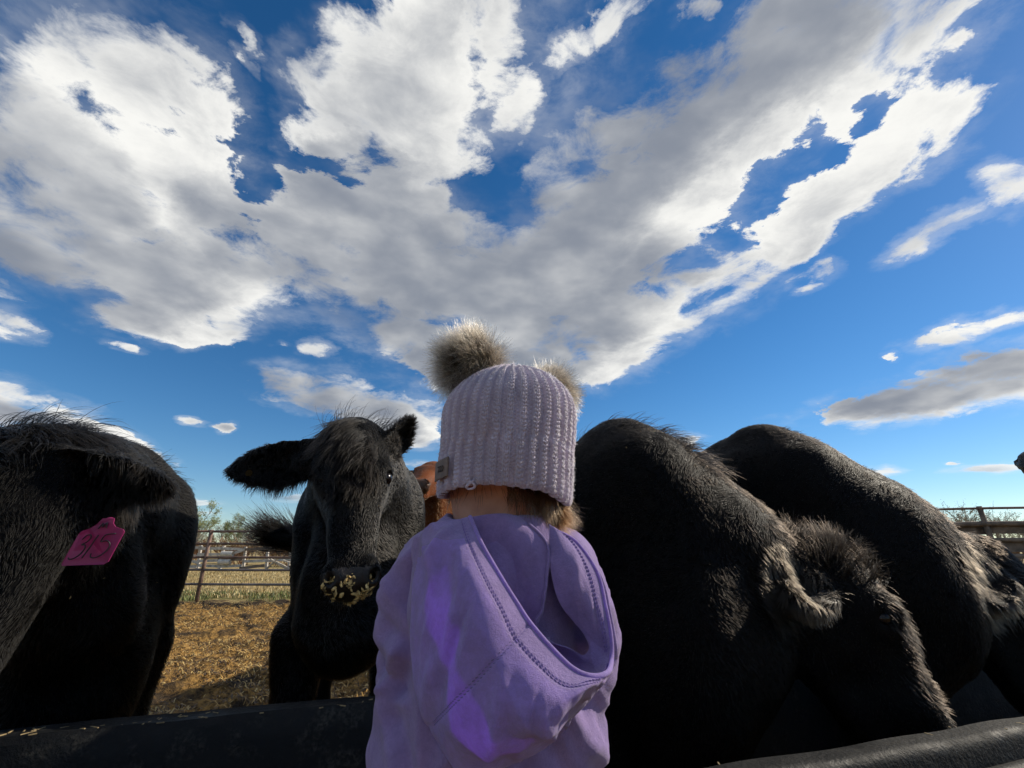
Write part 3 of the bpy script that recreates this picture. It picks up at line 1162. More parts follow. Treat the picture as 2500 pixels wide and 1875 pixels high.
# ------------------------------------------------------------------ cattle
HIDE = plain('black_hide', (0.0035, 0.0032, 0.0033), 0.6, 0.3, 9, 0.0012, 260, spec=0.06)
NOSE_RED = plain('brown_nose_skin', (0.075, 0.028, 0.012), 0.45, 0.4, 60, 0.0012, 240, spec=0.35)
HIDE_RED = plain('red_hide', (0.15, 0.040, 0.009), 0.6, 0.3, 9, 0.0012, 260, spec=0.12)
NOSE = plain('wet_nose_skin', (0.012, 0.009, 0.009), 0.38, 0.4, 60, 0.0016, 240, spec=0.35)
EYE = plain('dark_eye', (0.006, 0.004, 0.004), 0.16, 0.2, 20, spec=0.25)
FUR = hair_mat('black_fur', (0.0010, 0.0010, 0.0011), (0.0042, 0.0033, 0.0027), 0.38, ior=1.20)
FUR_SHEEN = hair_mat('black_fur_sheen', (0.0016, 0.0015, 0.0015), (0.0085, 0.0070, 0.0056), 0.27, ior=1.46)
FUR_SOFT = hair_mat('black_fur_soft', (0.0014, 0.0013, 0.0013), (0.0065, 0.0054, 0.0043), 0.36, ior=1.29)
FUR_RED = hair_mat('red_fur', (0.13, 0.034, 0.008), (0.25, 0.075, 0.02), 0.4)
FUR_EAR = hair_mat('ear_fringe_fur', (0.003, 0.0026, 0.0024), (0.030, 0.023, 0.016), 0.36, ior=1.36)
FUR_LONG = hair_mat('black_long_fur', (0.002, 0.0018, 0.0017), (0.008, 0.0058, 0.0044), 0.36, ior=1.30)


def cow_skin(c, h):
    """one continuous body for the pose c; returns vertices, quads and the head frame"""
    W, Rp, P, M = (np.array(c[k], float) for k in ('withers', 'rump', 'poll', 'muzzle'))
    hd = W - Rp
    hd[2] = 0
    hd = unit(hd)
    lf = np.array([-hd[1], hd[0], 0])
    up = np.array([0, 0, 1.0])
    A = np.stack([hd, lf, up])
    ht = W[2]
    wd = c.get('girth', 1.0)
    zg = 0.0
    pts = np.stack([W, Rp, P, M] + [np.array(q) for q in c.get('extent', [])])
    lo = pts.min(axis=0) - 0.48
    hi = pts.max(axis=0) + 0.48
    lo[2], hi[2] = c.get('zmin', -0.03), pts[:, 2].max() + 0.15
    if 'clip' in c:
        lo = np.maximum(lo, c['clip'][0])
        hi = np.minimum(hi, c['clip'][1])
    F = Field(lo, hi, h)
    L = np.linalg.norm((W - Rp)[:2])
    mid = (W + Rp) / 2
    F.egg(mid - up * 0.37 + hd * 0.02, (L / 2 + 0.20, 0.315 * wd, 0.345), A, 0.1)
    F.egg(mid - up * 0.46 - hd * 0.1, (L / 2 + 0.02, 0.33 * wd, 0.30), A, 0.12)
    F.egg(W - up * 0.33 - hd * 0.02, (0.27, 0.25 * wd, 0.33), A, 0.08)
    F.egg(W - up * 0.50 + hd * 0.20, (0.19, 0.19 * wd, 0.24), A, 0.1)
    F.egg(Rp - up * 0.30 + hd * 0.02, (0.27, 0.25 * wd, 0.29), A, 0.08)
    F.cone(W - up * 0.085, Rp - up * 0.09, 0.085, 0.09, 0.12)
    F.cone(W - up * 0.06 + hd * 0.05, W - up * 0.07 - hd * 0.2, 0.06, 0.06, 0.08)
    for s in (-1, 1):                                   # shoulder blade, legs
        F.egg(W - up * 0.36 + lf * 0.17 * s * wd + hd * 0.05, (0.13, 0.085, 0.27), A, 0.08)
        q = W + hd * 0.06 + lf * 0.16 * s
        fz = lambda z, dh=0.0: np.array([q[0] + hd[0] * dh, q[1] + hd[1] * dh, zg + z])
        F.chain([fz(0.66), fz(0.42, 0.02), fz(0.36, 0.02), fz(0.14, 0.0), fz(0.08, 0.01)], [0.10, 0.062, 0.060, 0.040, 0.048], 0.05)
        F.cone(fz(0.075, 0.012), fz(0.03, 0.03), 0.05, 0.06, 0.02)
        q = Rp + lf * 0.17 * s
        gz = lambda z, dh=0.0: np.array([q[0] + hd[0] * dh, q[1] + hd[1] * dh, zg + z])
        F.egg(gz(0.82, 0.05), (0.22, 0.115, 0.26), A, 0.08)
        F.chain([gz(0.70, 0.10), gz(0.45, -0.13), gz(0.40, -0.13), gz(0.14, -0.08), gz(0.08, -0.06)], [0.13, 0.068, 0.060, 0.040, 0.048], 0.05)
        F.cone(gz(0.075, -0.05), gz(0.03, -0.03), 0.05, 0.06, 0.02)
    # head frame: a down the face, f out of the forehead, s sideways
    a = unit(M - P)
    f = np.array(c['face'], float)
    f = unit(f - a * (f @ a))
    s = np.cross(a, f)
    k = np.linalg.norm(M - P) / 0.5
    B = np.stack([s, f, a])
    nr = c.get('narrow', 1.0)
    dp = c.get('deep', 1.0)
    loc = lambda x, y, z: P + (s * x * nr + f * y * dp + a * z) * k
    # neck
    nb = W - up * 0.24 + hd * 0.12
    pb = loc(0, -0.10, 0.06)
    mid = (nb + pb) / 2 + up * (c.get('arch', 0.0) - 0.10 * (c.get('neck', 1.0) - 1))
    ns = c.get('neck', 1.0)
    F.chain([nb, mid, pb], [0.215, 0.165 * ns, 0.125], 0.09)
    F.chain([W - up * 0.085 + hd * 0.02, (W - up * 0.085 + loc(0, -0.07, 0.0)) / 2 + up * (c.get('arch', 0.0) + c.get('crest', 0.0)), loc(0, -0.07, 0.01)], [0.09, 0.085, 0.07], 0.1)
    th = loc(0, -0.17, 0.13)
    br = W - up * 0.58 + hd * 0.26
    F.chain([br, (br + th) / 2 - up * 0.03, th], [0.15, 0.11 * ns * ns, 0.07 * ns], 0.1)
    if 'brisket' in c:
        F.egg(W - up * (0.62 + c['brisket']) + hd * 0.22, (0.20, 0.17, 0.22), A, 0.1)
    # head
    e = lambda x, y, z, r, kk=0.04, sub=False: F.egg(loc(x, y, z), np.array(r) * np.array([nr, dp, 1]) * k, B, kk, sub)
    e(0, -0.05, 0.07, (0.105, 0.10, 0.12))
    e(0, -0.02, 0.01, (0.07, 0.05, 0.05))
    e(0, -0.020, 0.16, (0.102, 0.066, 0.14))
    e(0, -0.06, 0.28, (0.070, 0.072, 0.16))
    F.cone(loc(0, -0.035, 0.20), loc(0, -0.040, 0.42), 0.072 * k, 0.052 * k, 0.04)
    e(0, -0.050, 0.455, (0.076, 0.058, 0.055), 0.03)
    op = c.get('open', 0.0)
    e(0, -0.112 - op, 0.425, (0.047, 0.028, 0.055), 0.02)
    for q in (-1, 1):
        e(0.083 * q, 0.0, 0.165, (0.036, 0.036, 0.05), 0.03)
        e(0.048 * q, -0.018, 0.455, (0.033, 0.036, 0.038), 0.02)
        e(0.066 * q, -0.09, 0.15, (0.045, 0.072, 0.095), 0.04)
        F.cone(loc(0.055 * q, -0.13, 0.12), loc(0.02 * q, -0.112 - op, 0.41), 0.05 * k, 0.026 * k, 0.03)
        F.cone(loc(0.066 * q, 0.022, 0.470), loc(0.046 * q, -0.035, 0.462), 0.010 * k, 0.015 * k, 0.012, True)
        F.cone(loc(0.066 * q, 0.022, 0.470), loc(0.072 * q, 0.0, 0.440), 0.009 * k, 0.006 * k, 0.010, True)
        e(0.112 * q, 0.008, 0.175, (0.022, 0.017, 0.022), 0.015, True)
        F.chain([loc(0.098 * q, 0.026, 0.150), loc(0.113 * q, 0.016, 0.158), loc(0.112 * q, -0.010, 0.158), loc(0.100 * q, -0.026, 0.168)], [0.008 * k, 0.009 * k, 0.009 * k, 0.008 * k], 0.012)
    e(0, -0.092 - op * 0.5, 0.50, (0.09, 0.004 + op * 0.55, 0.10), 0.012, True)
    for tip, nrm, *wdt in c['ears']:
        tip = np.array(tip, float)
        ew = wdt[0] if wdt else c.get('ear_width', 0.066)
        q = 1 if (tip - P) @ s > 0 else -1
        base = loc(0.085 * q, -0.05, 0.055)
        F.cone(base, base + (tip - base) * 0.25, 0.038, 0.030, 0.03)
        F.leaf(base, tip, nrm, ew, 0.006, c.get('ear_cup', 0.035), 0.02)
    V, Q = F.skin()
    V = relax(V, Q, 2, 0.4)
    return V, Q, dict(loc=loc, s=s, f=f, a=a, k=k, hd=hd, lf=lf, W=W, Rp=Rp, P=P, M=M)


def make_cow(name, label, c, h=0.011, hide=HIDE, fur=FUR, fur_n=60000, fur_len=0.02, group='cattle at the feed trough'):
    V, Q, H = cow_skin(c, h)
    hd = H['hd']
    root = empty(name, (c['withers'][0], c['withers'][1], 0))
    tag(root, label, 'cow', group)
    # loose lumps of the hide
    vn, _ = normals(V, Q)
    V = V + vn * (fbm(V, 5.0, 3, 3) * 0.006)[:, None]
    b = mesh_obj('body', V, Q, hide)
    under(b, root)
    b.data.materials.append(NOSE if hide is HIDE else NOSE_RED)
    loc = H['loc']
    k = H['k']
    cen = V[Q].mean(axis=1)
    q = (cen - H['P'])
    az = q @ H['a'] / k
    fy = q @ H['f'] / k
    sx = np.abs(q @ H['s']) / k
    nose = (az > 0.450) & (az < 0.56) & (fy > -0.088) & (fy < 0.08) & (sx < 0.075)
    b.data.polygons.foreach_set('material_index', nose.astype(np.int32))
    for s in (-1, 1):
        bm = bmesh.new()
        bmesh.ops.create_icosphere(bm, subdivisions=3, radius=0.023 * k * c.get('eye', 1.0), matrix=Matrix.Translation(Vector(loc(0.093 * s, -0.002, 0.175))))
        me = bpy.data.meshes.new('eye')
        bm.to_mesh(me)
        bm.free()
        me.polygons.foreach_set('use_smooth', np.ones(len(me.polygons), dtype=bool))
        me.materials.append(EYE)
        o = bpy.data.objects.new('eye', me)
        COL.objects.link(o)
        under(o, root)
    # coat
    if fur_n:
        def weight(cn, n):
            q = cn - H['P']
            a_, f_, s_ = q @ H['a'] / k, q @ H['f'] / k, np.abs(q @ H['s']) / k
            nz = (a_ > 0.447) & (a_ < 0.6) & (f_ > -0.09) & (f_ < 0.1) & (s_ < 0.09)
            near = 1.0 / np.maximum(np.linalg.norm(cn - CAM, axis=1), 0.5) ** 2
            eye = (np.abs(s_ - 0.1) < 0.025) & (np.abs(f_) < 0.03) & (np.abs(a_ - 0.175) < 0.022)
            return facing(-0.35, 0.35)(cn, n) * near * ~nz * ~eye
        p, n = sample_skin(V, Q, fur_n, weight)
        q = p - H['P']
        onhead = np.clip(1 - np.maximum(np.abs(q @ H['a'] / k - 0.2) - 0.26, 0) / 0.06, 0, 1) * np.clip(1 - (np.linalg.norm(q - np.outer(q @ H['a'], H['a']), axis=1) / k - 0.16) / 0.05, 0, 1)
        comb = np.outer(1 - onhead, -hd * 0.75 + np.array([0, 0, -0.65])) + np.outer(onhead, H['a'] * 0.9)
        clump = np.round(p / 0.011) * 0.011
        comb = comb + vecnoise(p, 7.0, 5) * 0.55 + vecnoise(clump, 30.0, 9) * 0.38
        tang = unit(comb - n * (comb * n).sum(axis=1, keepdims=True))
        ln = fur_len * (0.75 + 0.5 * RNG.random(fur_n)) * (1 + 0.35 * fbm(p, 6.0, 2, 8)) * (1 - 0.45 * onhead)
        lift = c.get('lift', 0.16)
        strands('coat', p, unit(n * 0.5 + tang * 0.8), unit(n * lift + tang), ln, 0.00055, fur, root, 3, 0.1, 0.09)
    return root, V, Q, H


def tuft(root, V, Q, centre, radius, count, length, along, lift=0.6, mat=None, jitter=0.12, sway=0.55, name='tuft', droop=0.25, rad=0.0007, segs=6, limit=-0.6, clump=0.014):
    centre = np.array(centre, float)

    def w(cn, n):
        d = np.linalg.norm((cn - centre) / np.array(radius), axis=1)
        return np.clip(1.3 - d, 0, 1) * (d < 1.2) * facing(limit)(cn, n) + 1e-12
    p, n = sample_skin(V, Q, count, w)
    cl = np.round(p / clump) * clump
    al = np.array(along, float)[None, :] + vecnoise(p, 9.0, 21) * sway + vecnoise(cl, 40.0, 4) * sway * 0.8
    ln = length * (0.45 + 0.75 * RNG.random(count))
    return strands(name, p, unit(n * lift + al * 0.5), unit(al + n * lift * 0.15), ln, rad, mat or FUR_LONG, root, segs, droop, jitter)
def herd():
    # the one looking at us over the trough
    c = dict(withers=(-0.60, 1.93, 1.33), rump=(-0.90, 3.05, 1.30), poll=(-0.505, 1.47, 1.315), muzzle=(-0.408, 1.285, 0.855), face=(0.32, -0.92, 0.20),
             ears=[((-0.862, 1.40, 1.168), (0.05, -0.9, -0.25)), ((-0.332, 1.540, 1.380), (0.9, -0.3, 0.1), 0.05)], open=0.032, narrow=0.9, ear_width=0.064, girth=0.80, neck=0.9, clip=((-9, -9, 0.3), (9, 2.6, 9)) if PREVIEW else ((-9, -9, -1), (9, 9, 9)))
    A = make_cow('cow', 'black cow looking straight at the camera with grain stuck on its muzzle', c, fur_n=int(90000 * HAIR), fur_len=0.013, fur=FUR_SHEEN)
    # heads down at the right
    c = dict(withers=(0.37, 1.62, 1.345), rump=(-0.02, 2.85, 1.31), poll=(0.911, 1.470, 0.949), muzzle=(1.118, 1.320, 0.446), face=(0.85, -0.25, 0.25),
             ears=[((0.698, 1.240, 0.833), (-0.45, -0.85, 0.2)), ((1.222, 1.560, 0.915), (0.6, -0.6, 0.3))], girth=0.95, neck=1.1, brisket=0.10, eye=0.8, deep=1.4)
    B = make_cow('cow', 'black cow right beside the child with its head down and a shaggy ear', c, fur_n=int(90000 * HAIR), fur_len=0.014)
    c = dict(withers=(1.07, 1.97, 1.41), rump=(0.60, 3.15, 1.36), poll=(1.694, 1.800, 0.957), muzzle=(1.737, 1.600, 0.469), face=(0.85, -0.2, 0.3),
             ears=[((1.466, 1.550, 0.791), (-0.4, -0.9, 0.1)), ((1.86, 1.98, 0.86), (0.6, -0.6, 0.3))], arch=-0.02, neck=1.45, brisket=0.22, eye=0.8, deep=1.3)
    C = make_cow('cow', 'black cow feeding behind the shaggy-eared one, nearest the right rail fence', c, fur_n=int(60000 * HAIR), fur_len=0.014)
    # the one at the left edge with the tag
    c = dict(withers=(-1.37, 1.62, 1.255), rump=(-2.22, 2.60, 1.25), poll=(-1.18, 1.06, 1.165), muzzle=(-1.08, 0.86, 0.63), face=(-0.75, -0.62, 0.2),
             ears=[((-0.805, 1.12, 1.085), (0.25, -0.7, -0.55)), ((-1.45, 0.98, 1.12), (-0.3, -0.9, 0))], ear_width=0.06, ear_cup=0.03, girth=0.95, brisket=0.08)
    E = make_cow('cow', 'black cow at the left edge wearing a pink ear tag', c, fur_n=int(110000 * HAIR), fur_len=0.017, fur=FUR_SOFT)
    c = dict(withers=(-0.42, 3.85, 1.36), rump=(-0.10, 5.05, 1.34), poll=(-0.58, 3.44, 1.53), muzzle=(-0.60, 2.98, 1.365), face=(0.0, -0.3, 0.95),
             ears=[((-0.84, 3.46, 1.42), (0, -1, 0)), ((-0.32, 3.46, 1.42), (0, -1, 0))])
    N = make_cow('cow', 'rusty brown cow whose raised nose shows behind the hat', c, h=0.016, hide=HIDE_RED, fur=FUR_RED, fur_n=int(25000 * HAIR), fur_len=0.015)
    c = dict(withers=(3.05, 2.35, 1.36), rump=(4.2, 2.85, 1.33), poll=(2.70, 2.10, 1.54), muzzle=(2.245, 2.0, 1.325), face=(-0.3, 0, 0.95),
             ears=[((2.72, 1.86, 1.34), (-0.6, -0.7, 0)), ((2.7, 2.36, 1.36), (-0.6, 0.7, 0))])
    D = make_cow('cow', 'black cow just entering at the right edge, only its nose showing', c, h=0.016, fur_n=int(15000 * HAIR), fur_len=0.015)
    return A, B, C, E, N, D


# the hood as it hangs: columns run along its rim from the left of the neck round the bottom to the right of the neck,
# rows from deep inside over the rim and down the outside (metres)
HOOD = [
    [(0.0079, 0.5880, 0.9881), (-0.0244, 0.5750, 0.9905), (-0.0491, 0.5600, 0.9873), (-0.0699, 0.5560, 0.9809), (-0.0890, 0.5620, 0.9725), (-0.1060, 0.5750, 0.9652), (-0.1172, 0.6000, 0.9631)],
    [(0.0420, 0.5780, 0.9549), (-0.0005, 0.5560, 0.9622), (-0.0334, 0.5350, 0.9574), (-0.0603, 0.5280, 0.9545), (-0.0893, 0.5400, 0.9474), (-0.1107, 0.5650, 0.9374), (-0.1191, 0.6000, 0.9340)],
    [(0.0404, 0.5700, 0.9152), (0.0121, 0.5450, 0.9251), (-0.0110, 0.5160, 0.9233), (-0.0412, 0.4940, 0.9157), (-0.0774, 0.5130, 0.9015), (-0.1078, 0.5560, 0.8861), (-0.1151, 0.6000, 0.8786)],
    [(0.0358, 0.5660, 0.8872), (0.0213, 0.5350, 0.8951), (0.0037, 0.5100, 0.9022), (-0.0264, 0.4820, 0.8887), (-0.0645, 0.5000, 0.8646), (-0.0982, 0.5510, 0.8474), (-0.1057, 0.6000, 0.8360)],
    [(0.0312, 0.5620, 0.8731), (0.0256, 0.5300, 0.8775), (0.0176, 0.5040, 0.8835), (-0.0129, 0.4740, 0.8599), (-0.0485, 0.4900, 0.8239), (-0.0754, 0.5460, 0.7898), (-0.0806, 0.5950, 0.7755)],
    [(0.0417, 0.5600, 0.8588), (0.0440, 0.5300, 0.8583), (0.0390, 0.4980, 0.8615), (0.0137, 0.4680, 0.8364), (-0.0144, 0.4800, 0.7958), (-0.0446, 0.5410, 0.7512), (-0.0466, 0.5950, 0.7313)],
    [(0.0587, 0.5600, 0.8500), (0.0611, 0.5300, 0.8444), (0.0579, 0.4970, 0.8457), (0.0356, 0.4700, 0.8256), (0.0137, 0.4830, 0.7981), (-0.0049, 0.5410, 0.7613), (-0.0054, 0.5950, 0.7425)],
    [(0.0747, 0.5600, 0.8457), (0.0787, 0.5350, 0.8381), (0.0753, 0.5000, 0.8394), (0.0612, 0.4800, 0.8300), (0.0483, 0.4930, 0.8106), (0.0409, 0.5440, 0.7797), (0.0437, 0.5950, 0.7646)],
    [(0.0823, 0.5620, 0.8519), (0.0914, 0.5400, 0.8412), (0.0919, 0.5140, 0.8394), (0.0863, 0.5100, 0.8330), (0.0831, 0.5250, 0.8245), (0.0803, 0.5550, 0.8112), (0.0835, 0.5950, 0.8012)],
    [(0.0782, 0.5640, 0.8639), (0.0945, 0.5580, 0.8526), (0.1022, 0.5430, 0.8447), (0.1040, 0.5460, 0.8420), (0.1048, 0.5570, 0.8356), (0.1022, 0.5760, 0.8295), (0.1013, 0.6000, 0.8245)],
    [(0.0656, 0.5660, 0.8781), (0.0889, 0.5550, 0.8750), (0.1053, 0.5540, 0.8641), (0.1084, 0.5580, 0.8613), (0.1089, 0.5700, 0.8549), (0.1062, 0.5840, 0.8503), (0.1035, 0.6050, 0.8444)],
    [(0.0513, 0.5680, 0.9010), (0.0789, 0.5550, 0.9022), (0.1030, 0.5630, 0.8922), (0.1069, 0.5680, 0.8893), (0.1073, 0.5770, 0.8851), (0.1043, 0.5910, 0.8797), (0.1037, 0.6100, 0.8749)],
    [(0.0450, 0.5740, 0.9372), (0.0703, 0.5630, 0.9340), (0.0979, 0.5740, 0.9257), (0.1018, 0.5790, 0.9235), (0.1019, 0.5870, 0.9192), (0.0991, 0.6010, 0.9143), (0.0973, 0.6150, 0.9114)],
    [(0.0456, 0.5840, 0.9707), (0.0584, 0.5800, 0.9663), (0.0771, 0.5860, 0.9591), (0.0805, 0.5910, 0.9582), (0.0804, 0.6000, 0.9551), (0.0765, 0.6060, 0.9524), (0.0758, 0.6200, 0.9497)],
    [(0.0452, 0.5900, 0.9795), (0.0493, 0.5860, 0.9761), (0.0538, 0.5820, 0.9717), (0.0560, 0.5880, 0.9708), (0.0561, 0.5960, 0.9684), (0.0557, 0.6050, 0.9660), (0.0553, 0.6200, 0.9636)],
]
# the back layer of the hood against the child's back and the inside of its right side (same columns; deep, middle, outer end)
HOOD_BACK = [
    [(0.0079, 0.5880, 0.9881), (-0.0299, 0.5740, 0.9904), (-0.0895, 0.5800, 0.9806)],
    [(0.0420, 0.5780, 0.9549), (-0.0060, 0.5740, 0.9626), (-0.0742, 0.5800, 0.9503)],
    [(0.0404, 0.5700, 0.9152), (0.0074, 0.5740, 0.9238), (-0.0496, 0.5800, 0.9126)],
    [(0.0358, 0.5660, 0.8872), (0.0177, 0.5740, 0.8910), (-0.0325, 0.5800, 0.8885)],
    [(0.0312, 0.5620, 0.8731), (0.0226, 0.5740, 0.8715), (-0.0160, 0.5800, 0.8665)],
    [(0.0417, 0.5600, 0.8588), (0.0425, 0.5740, 0.8507), (0.0097, 0.5800, 0.8402)],
    [(0.0587, 0.5600, 0.8500), (0.0612, 0.5740, 0.8356), (0.0321, 0.5800, 0.8217)],
    [(0.0747, 0.5600, 0.8457), (0.0792, 0.5565, 0.8336), (0.0637, 0.5440, 0.8263)],
    [(0.0823, 0.5620, 0.8519), (0.0916, 0.5468, 0.8398), (0.0878, 0.5272, 0.8354)],
    [(0.0782, 0.5640, 0.8639), (0.0945, 0.5580, 0.8526), (0.1022, 0.5430, 0.8447)],
    [(0.0656, 0.5660, 0.8781), (0.0889, 0.5550, 0.8750), (0.1053, 0.5540, 0.8641)],
    [(0.0513, 0.5680, 0.9010), (0.0789, 0.5550, 0.9022), (0.1030, 0.5630, 0.8922)],
    [(0.0450, 0.5740, 0.9372), (0.0703, 0.5630, 0.9340), (0.0979, 0.5740, 0.9257)],
    [(0.0456, 0.5840, 0.9707), (0.0584, 0.5800, 0.9663), (0.0771, 0.5860, 0.9591)],
    [(0.0452, 0.5900, 0.9795), (0.0493, 0.5860, 0.9761), (0.0538, 0.5820, 0.9717)],
]

# ------------------------------------------------------------------ the child
def cloth_mat(name, col, twill=1500.0, through=0.0, sheen=0.25):
    m, t, bs, out = material(name)
    tc = t.n('ShaderNodeTexCoord').outputs['Object']
    n = t.noise(tc, 28, 6, 0.65)
    n2 = t.noise(tc, 700, 2, 0.5)
    f = t.math('ADD', t.math('MULTIPLY', t.range(n, 0.25, 0.75), 0.6), t.math('MULTIPLY', n2, 0.4))
    n3 = t.noise(tc, 160, 3, 0.7)
    f = t.math('ADD', f, t.math('MULTIPLY', t.math('SUBTRACT', n3, 0.5), 0.9))
    c = t.mix(f, rgb(*[q * 0.76 for q in col]), rgb(*[min(1, q * 1.2) for q in col]))
    t.link(c, bs.inputs['Base Color'])
    bs.inputs['Roughness'].default_value = 0.9
    bs.inputs['Specular IOR Level'].default_value = 0.15
    bs.inputs['Sheen Weight'].default_value = sheen
    bs.inputs['Sheen Roughness'].default_value = 0.5
    bp = t.n('ShaderNodeBump')
    bp.inputs['Strength'].default_value = 0.8
    bp.inputs['Distance'].default_value = 0.0013
    t.link(t.math('ADD', t.noise(tc, twill * 0.9, 2, 0.6), t.noise(tc, 300, 3, 0.6)), bp.inputs['Height'])
    t.link(bp.outputs[0], bs.inputs['Normal'])
    if through:
        tr = t.n('ShaderNodeBsdfTranslucent')
        t.link(t.mix(1.0, c, rgb(1.05 * through, 0.17 * through, 1.65 * through), 'MULTIPLY'), tr.inputs['Color'])
        mx = t.n('ShaderNodeAddShader')
        t.link(bs.outputs[0], mx.inputs[0])
        t.link(tr.outputs[0], mx.inputs[1])
        t.link(mx.outputs[0], out.inputs['Surface'])
    return m


PURPLE = (0.255, 0.182, 0.385)
HOODIE = cloth_mat('purple_fleece', PURPLE)
HOODCLOTH = cloth_mat('purple_fleece_hood', PURPLE, through=0.5)
THREAD = plain('seam_thread', (0.17, 0.11, 0.33), 0.8, 0.3, 300)
SKIN_M, _t, _b, _o = material('child_skin')
_n = _t.noise(_t.n('ShaderNodeTexCoord').outputs['Object'], 35, 4, 0.6)
_t.link(_t.mix(_t.range(_n, 0.3, 0.7), rgb(0.44, 0.19, 0.125), rgb(0.54, 0.27, 0.185)), _b.inputs['Base Color'])
_b.inputs['Roughness'].default_value = 0.5
_b.inputs['Subsurface Weight'].default_value = 0.25
_b.inputs['Subsurface Radius'].default_value = (0.012, 0.005, 0.003)
_b.inputs['Subsurface Scale'].default_value = 0.6
CHILD_HAIR = hair_mat('brown_hair', (0.016, 0.008, 0.004), (0.055, 0.027, 0.012), 0.3)
KNIT = cloth_mat('lavender_wool', (0.50, 0.435, 0.53), 900, sheen=0.4)
WOOL_FUZZ = hair_mat('wool_fuzz', (0.62, 0.55, 0.66), (0.72, 0.66, 0.76), 0.6)
POMPOM = hair_mat('grey_fox_fur', (0.016, 0.012, 0.010), (0.235, 0.185, 0.13), 0.32, 0.6, ramp=(0.45, 1.0))
LEATHER = plain('brown_label', (0.16, 0.11, 0.085), 0.6, 0.25, 200, 0.0004, 900)
JEANS = cloth_mat('dark_leggings', (0.03, 0.035, 0.06))
RUBBER = plain('boot_rubber', (0.12, 0.02, 0.06), 0.35, 0.2, 30)

cx0 = -0.02                                     # middle of the child's back
child = empty('person', (cx0, 0.66, 0.26))
tag(child, 'small child seen from behind in a lavender knit hat and purple hoodie', 'person')


def build_body():
    F = Field((-0.24, 0.50, 0.24), (0.20, 0.98, 1.21), 0.0062)
    F.egg((-0.018, 0.660, 1.085), (0.068, 0.084, 0.100), k=0.02)           # head
    F.egg((-0.022, 0.690, 1.035), (0.060, 0.060, 0.050), k=0.03)           # jaw
    F.egg((-0.022, 0.752, 1.060), (0.010, 0.014, 0.012), k=0.012)          # nose
    F.egg((-0.022, 0.735, 1.030), (0.020, 0.014, 0.007), k=0.01)           # lips
    for s in (-1, 1):
        F.egg((-0.022 + 0.038 * s, 0.725, 1.045), (0.026, 0.022, 0.024), k=0.02)       # cheeks
        F.egg((-0.022 + 0.030 * s, 0.742, 1.080), (0.012, 0.010, 0.008), k=0.01, sub=True)   # eye sockets
        F.egg((-0.022 + 0.075 * s, 0.662, 1.062), (0.010, 0.018, 0.028), k=0.012)      # ears
    F.cone((-0.022, 0.655, 1.03), (-0.022, 0.655, 0.93), 0.055, 0.058, 0.03)           # neck
    F.egg((cx0, 0.665, 0.84), (0.09, 0.065, 0.13), k=0.04)
    F.egg((cx0, 0.668, 0.70), (0.085, 0.065, 0.10), k=0.04)
    for s in (-1, 1):
        sh, el = np.array([cx0 + 0.095 * s, 0.658, 0.93]), np.array([cx0 + 0.118 * s, 0.69, 0.82])
        wr = np.array([cx0 + 0.085 * s, 0.80 + 0.03 * (s + 1) * 0.6, 0.672])
        F.chain([sh, el, wr], [0.034, 0.027, 0.019], 0.02)
        pd = unit(np.array([-0.15 * s, 0.9, -0.55]))
        sd = np.array([1.0, 0.38, 0]) / 1.07
        pc = wr + pd * 0.03
        F.cone(wr, pc, 0.018, 0.019, 0.012)
        F.egg(pc, (0.024, 0.024, 0.011), np.stack([sd, np.cross([0, 0, 1], sd), [0, 0, 1]]), 0.01)
        for q, (off, ln) in enumerate(((-0.018, 0.026), (-0.006, 0.031), (0.006, 0.030), (0.018, 0.023))):
            a = pc + pd * 0.016 + sd * off
            b = a + pd * ln * 0.55 + np.array([0, 0, 0.003])
            d = b + unit(pd + np.array([0, 0, -0.9])) * ln * 0.55
            F.chain([a, b, d], [0.0075, 0.0068, 0.0058], 0.004)
        a = pc - sd * 0.018 * s * -1 - pd * 0.012
        F.chain([a, a + (sd * s * -1 * -0.012 + pd * 0.014), a + (sd * s * 0.016 + pd * 0.03 - np.array([0, 0, 0.006]))], [0.0085, 0.008, 0.0068], 0.004)
        hp = np.array([cx0 + 0.045 * s, 0.67, 0.64])
        F.chain([hp, (hp[0] + 0.006 * s, 0.675, 0.47), (hp[0] + 0.008 * s, 0.67, 0.31)], [0.058, 0.042, 0.032], 0.03)
        F.egg((hp[0] + 0.01 * s, 0.70, 0.285), (0.03, 0.06, 0.025), k=0.03)
    V, Q = F.skin()
    V = relax(V, Q, 1, 0.4)
    b = mesh_obj('body', V, Q, SKIN_M)
    under(b, child)
    for s in (-1, 1):
        bm = bmesh.new()
        bmesh.ops.create_icosphere(bm, subdivisions=2, radius=0.011, matrix=Matrix.Translation((-0.022 + 0.030 * s, 0.735, 1.080)))
        me = bpy.data.meshes.new('eye')
        bm.to_mesh(me)
        bm.free()
        me.materials.append(EYE)
        o = bpy.data.objects.new('eye', me)
        COL.objects.link(o)
        under(o, child)
    return V, Q


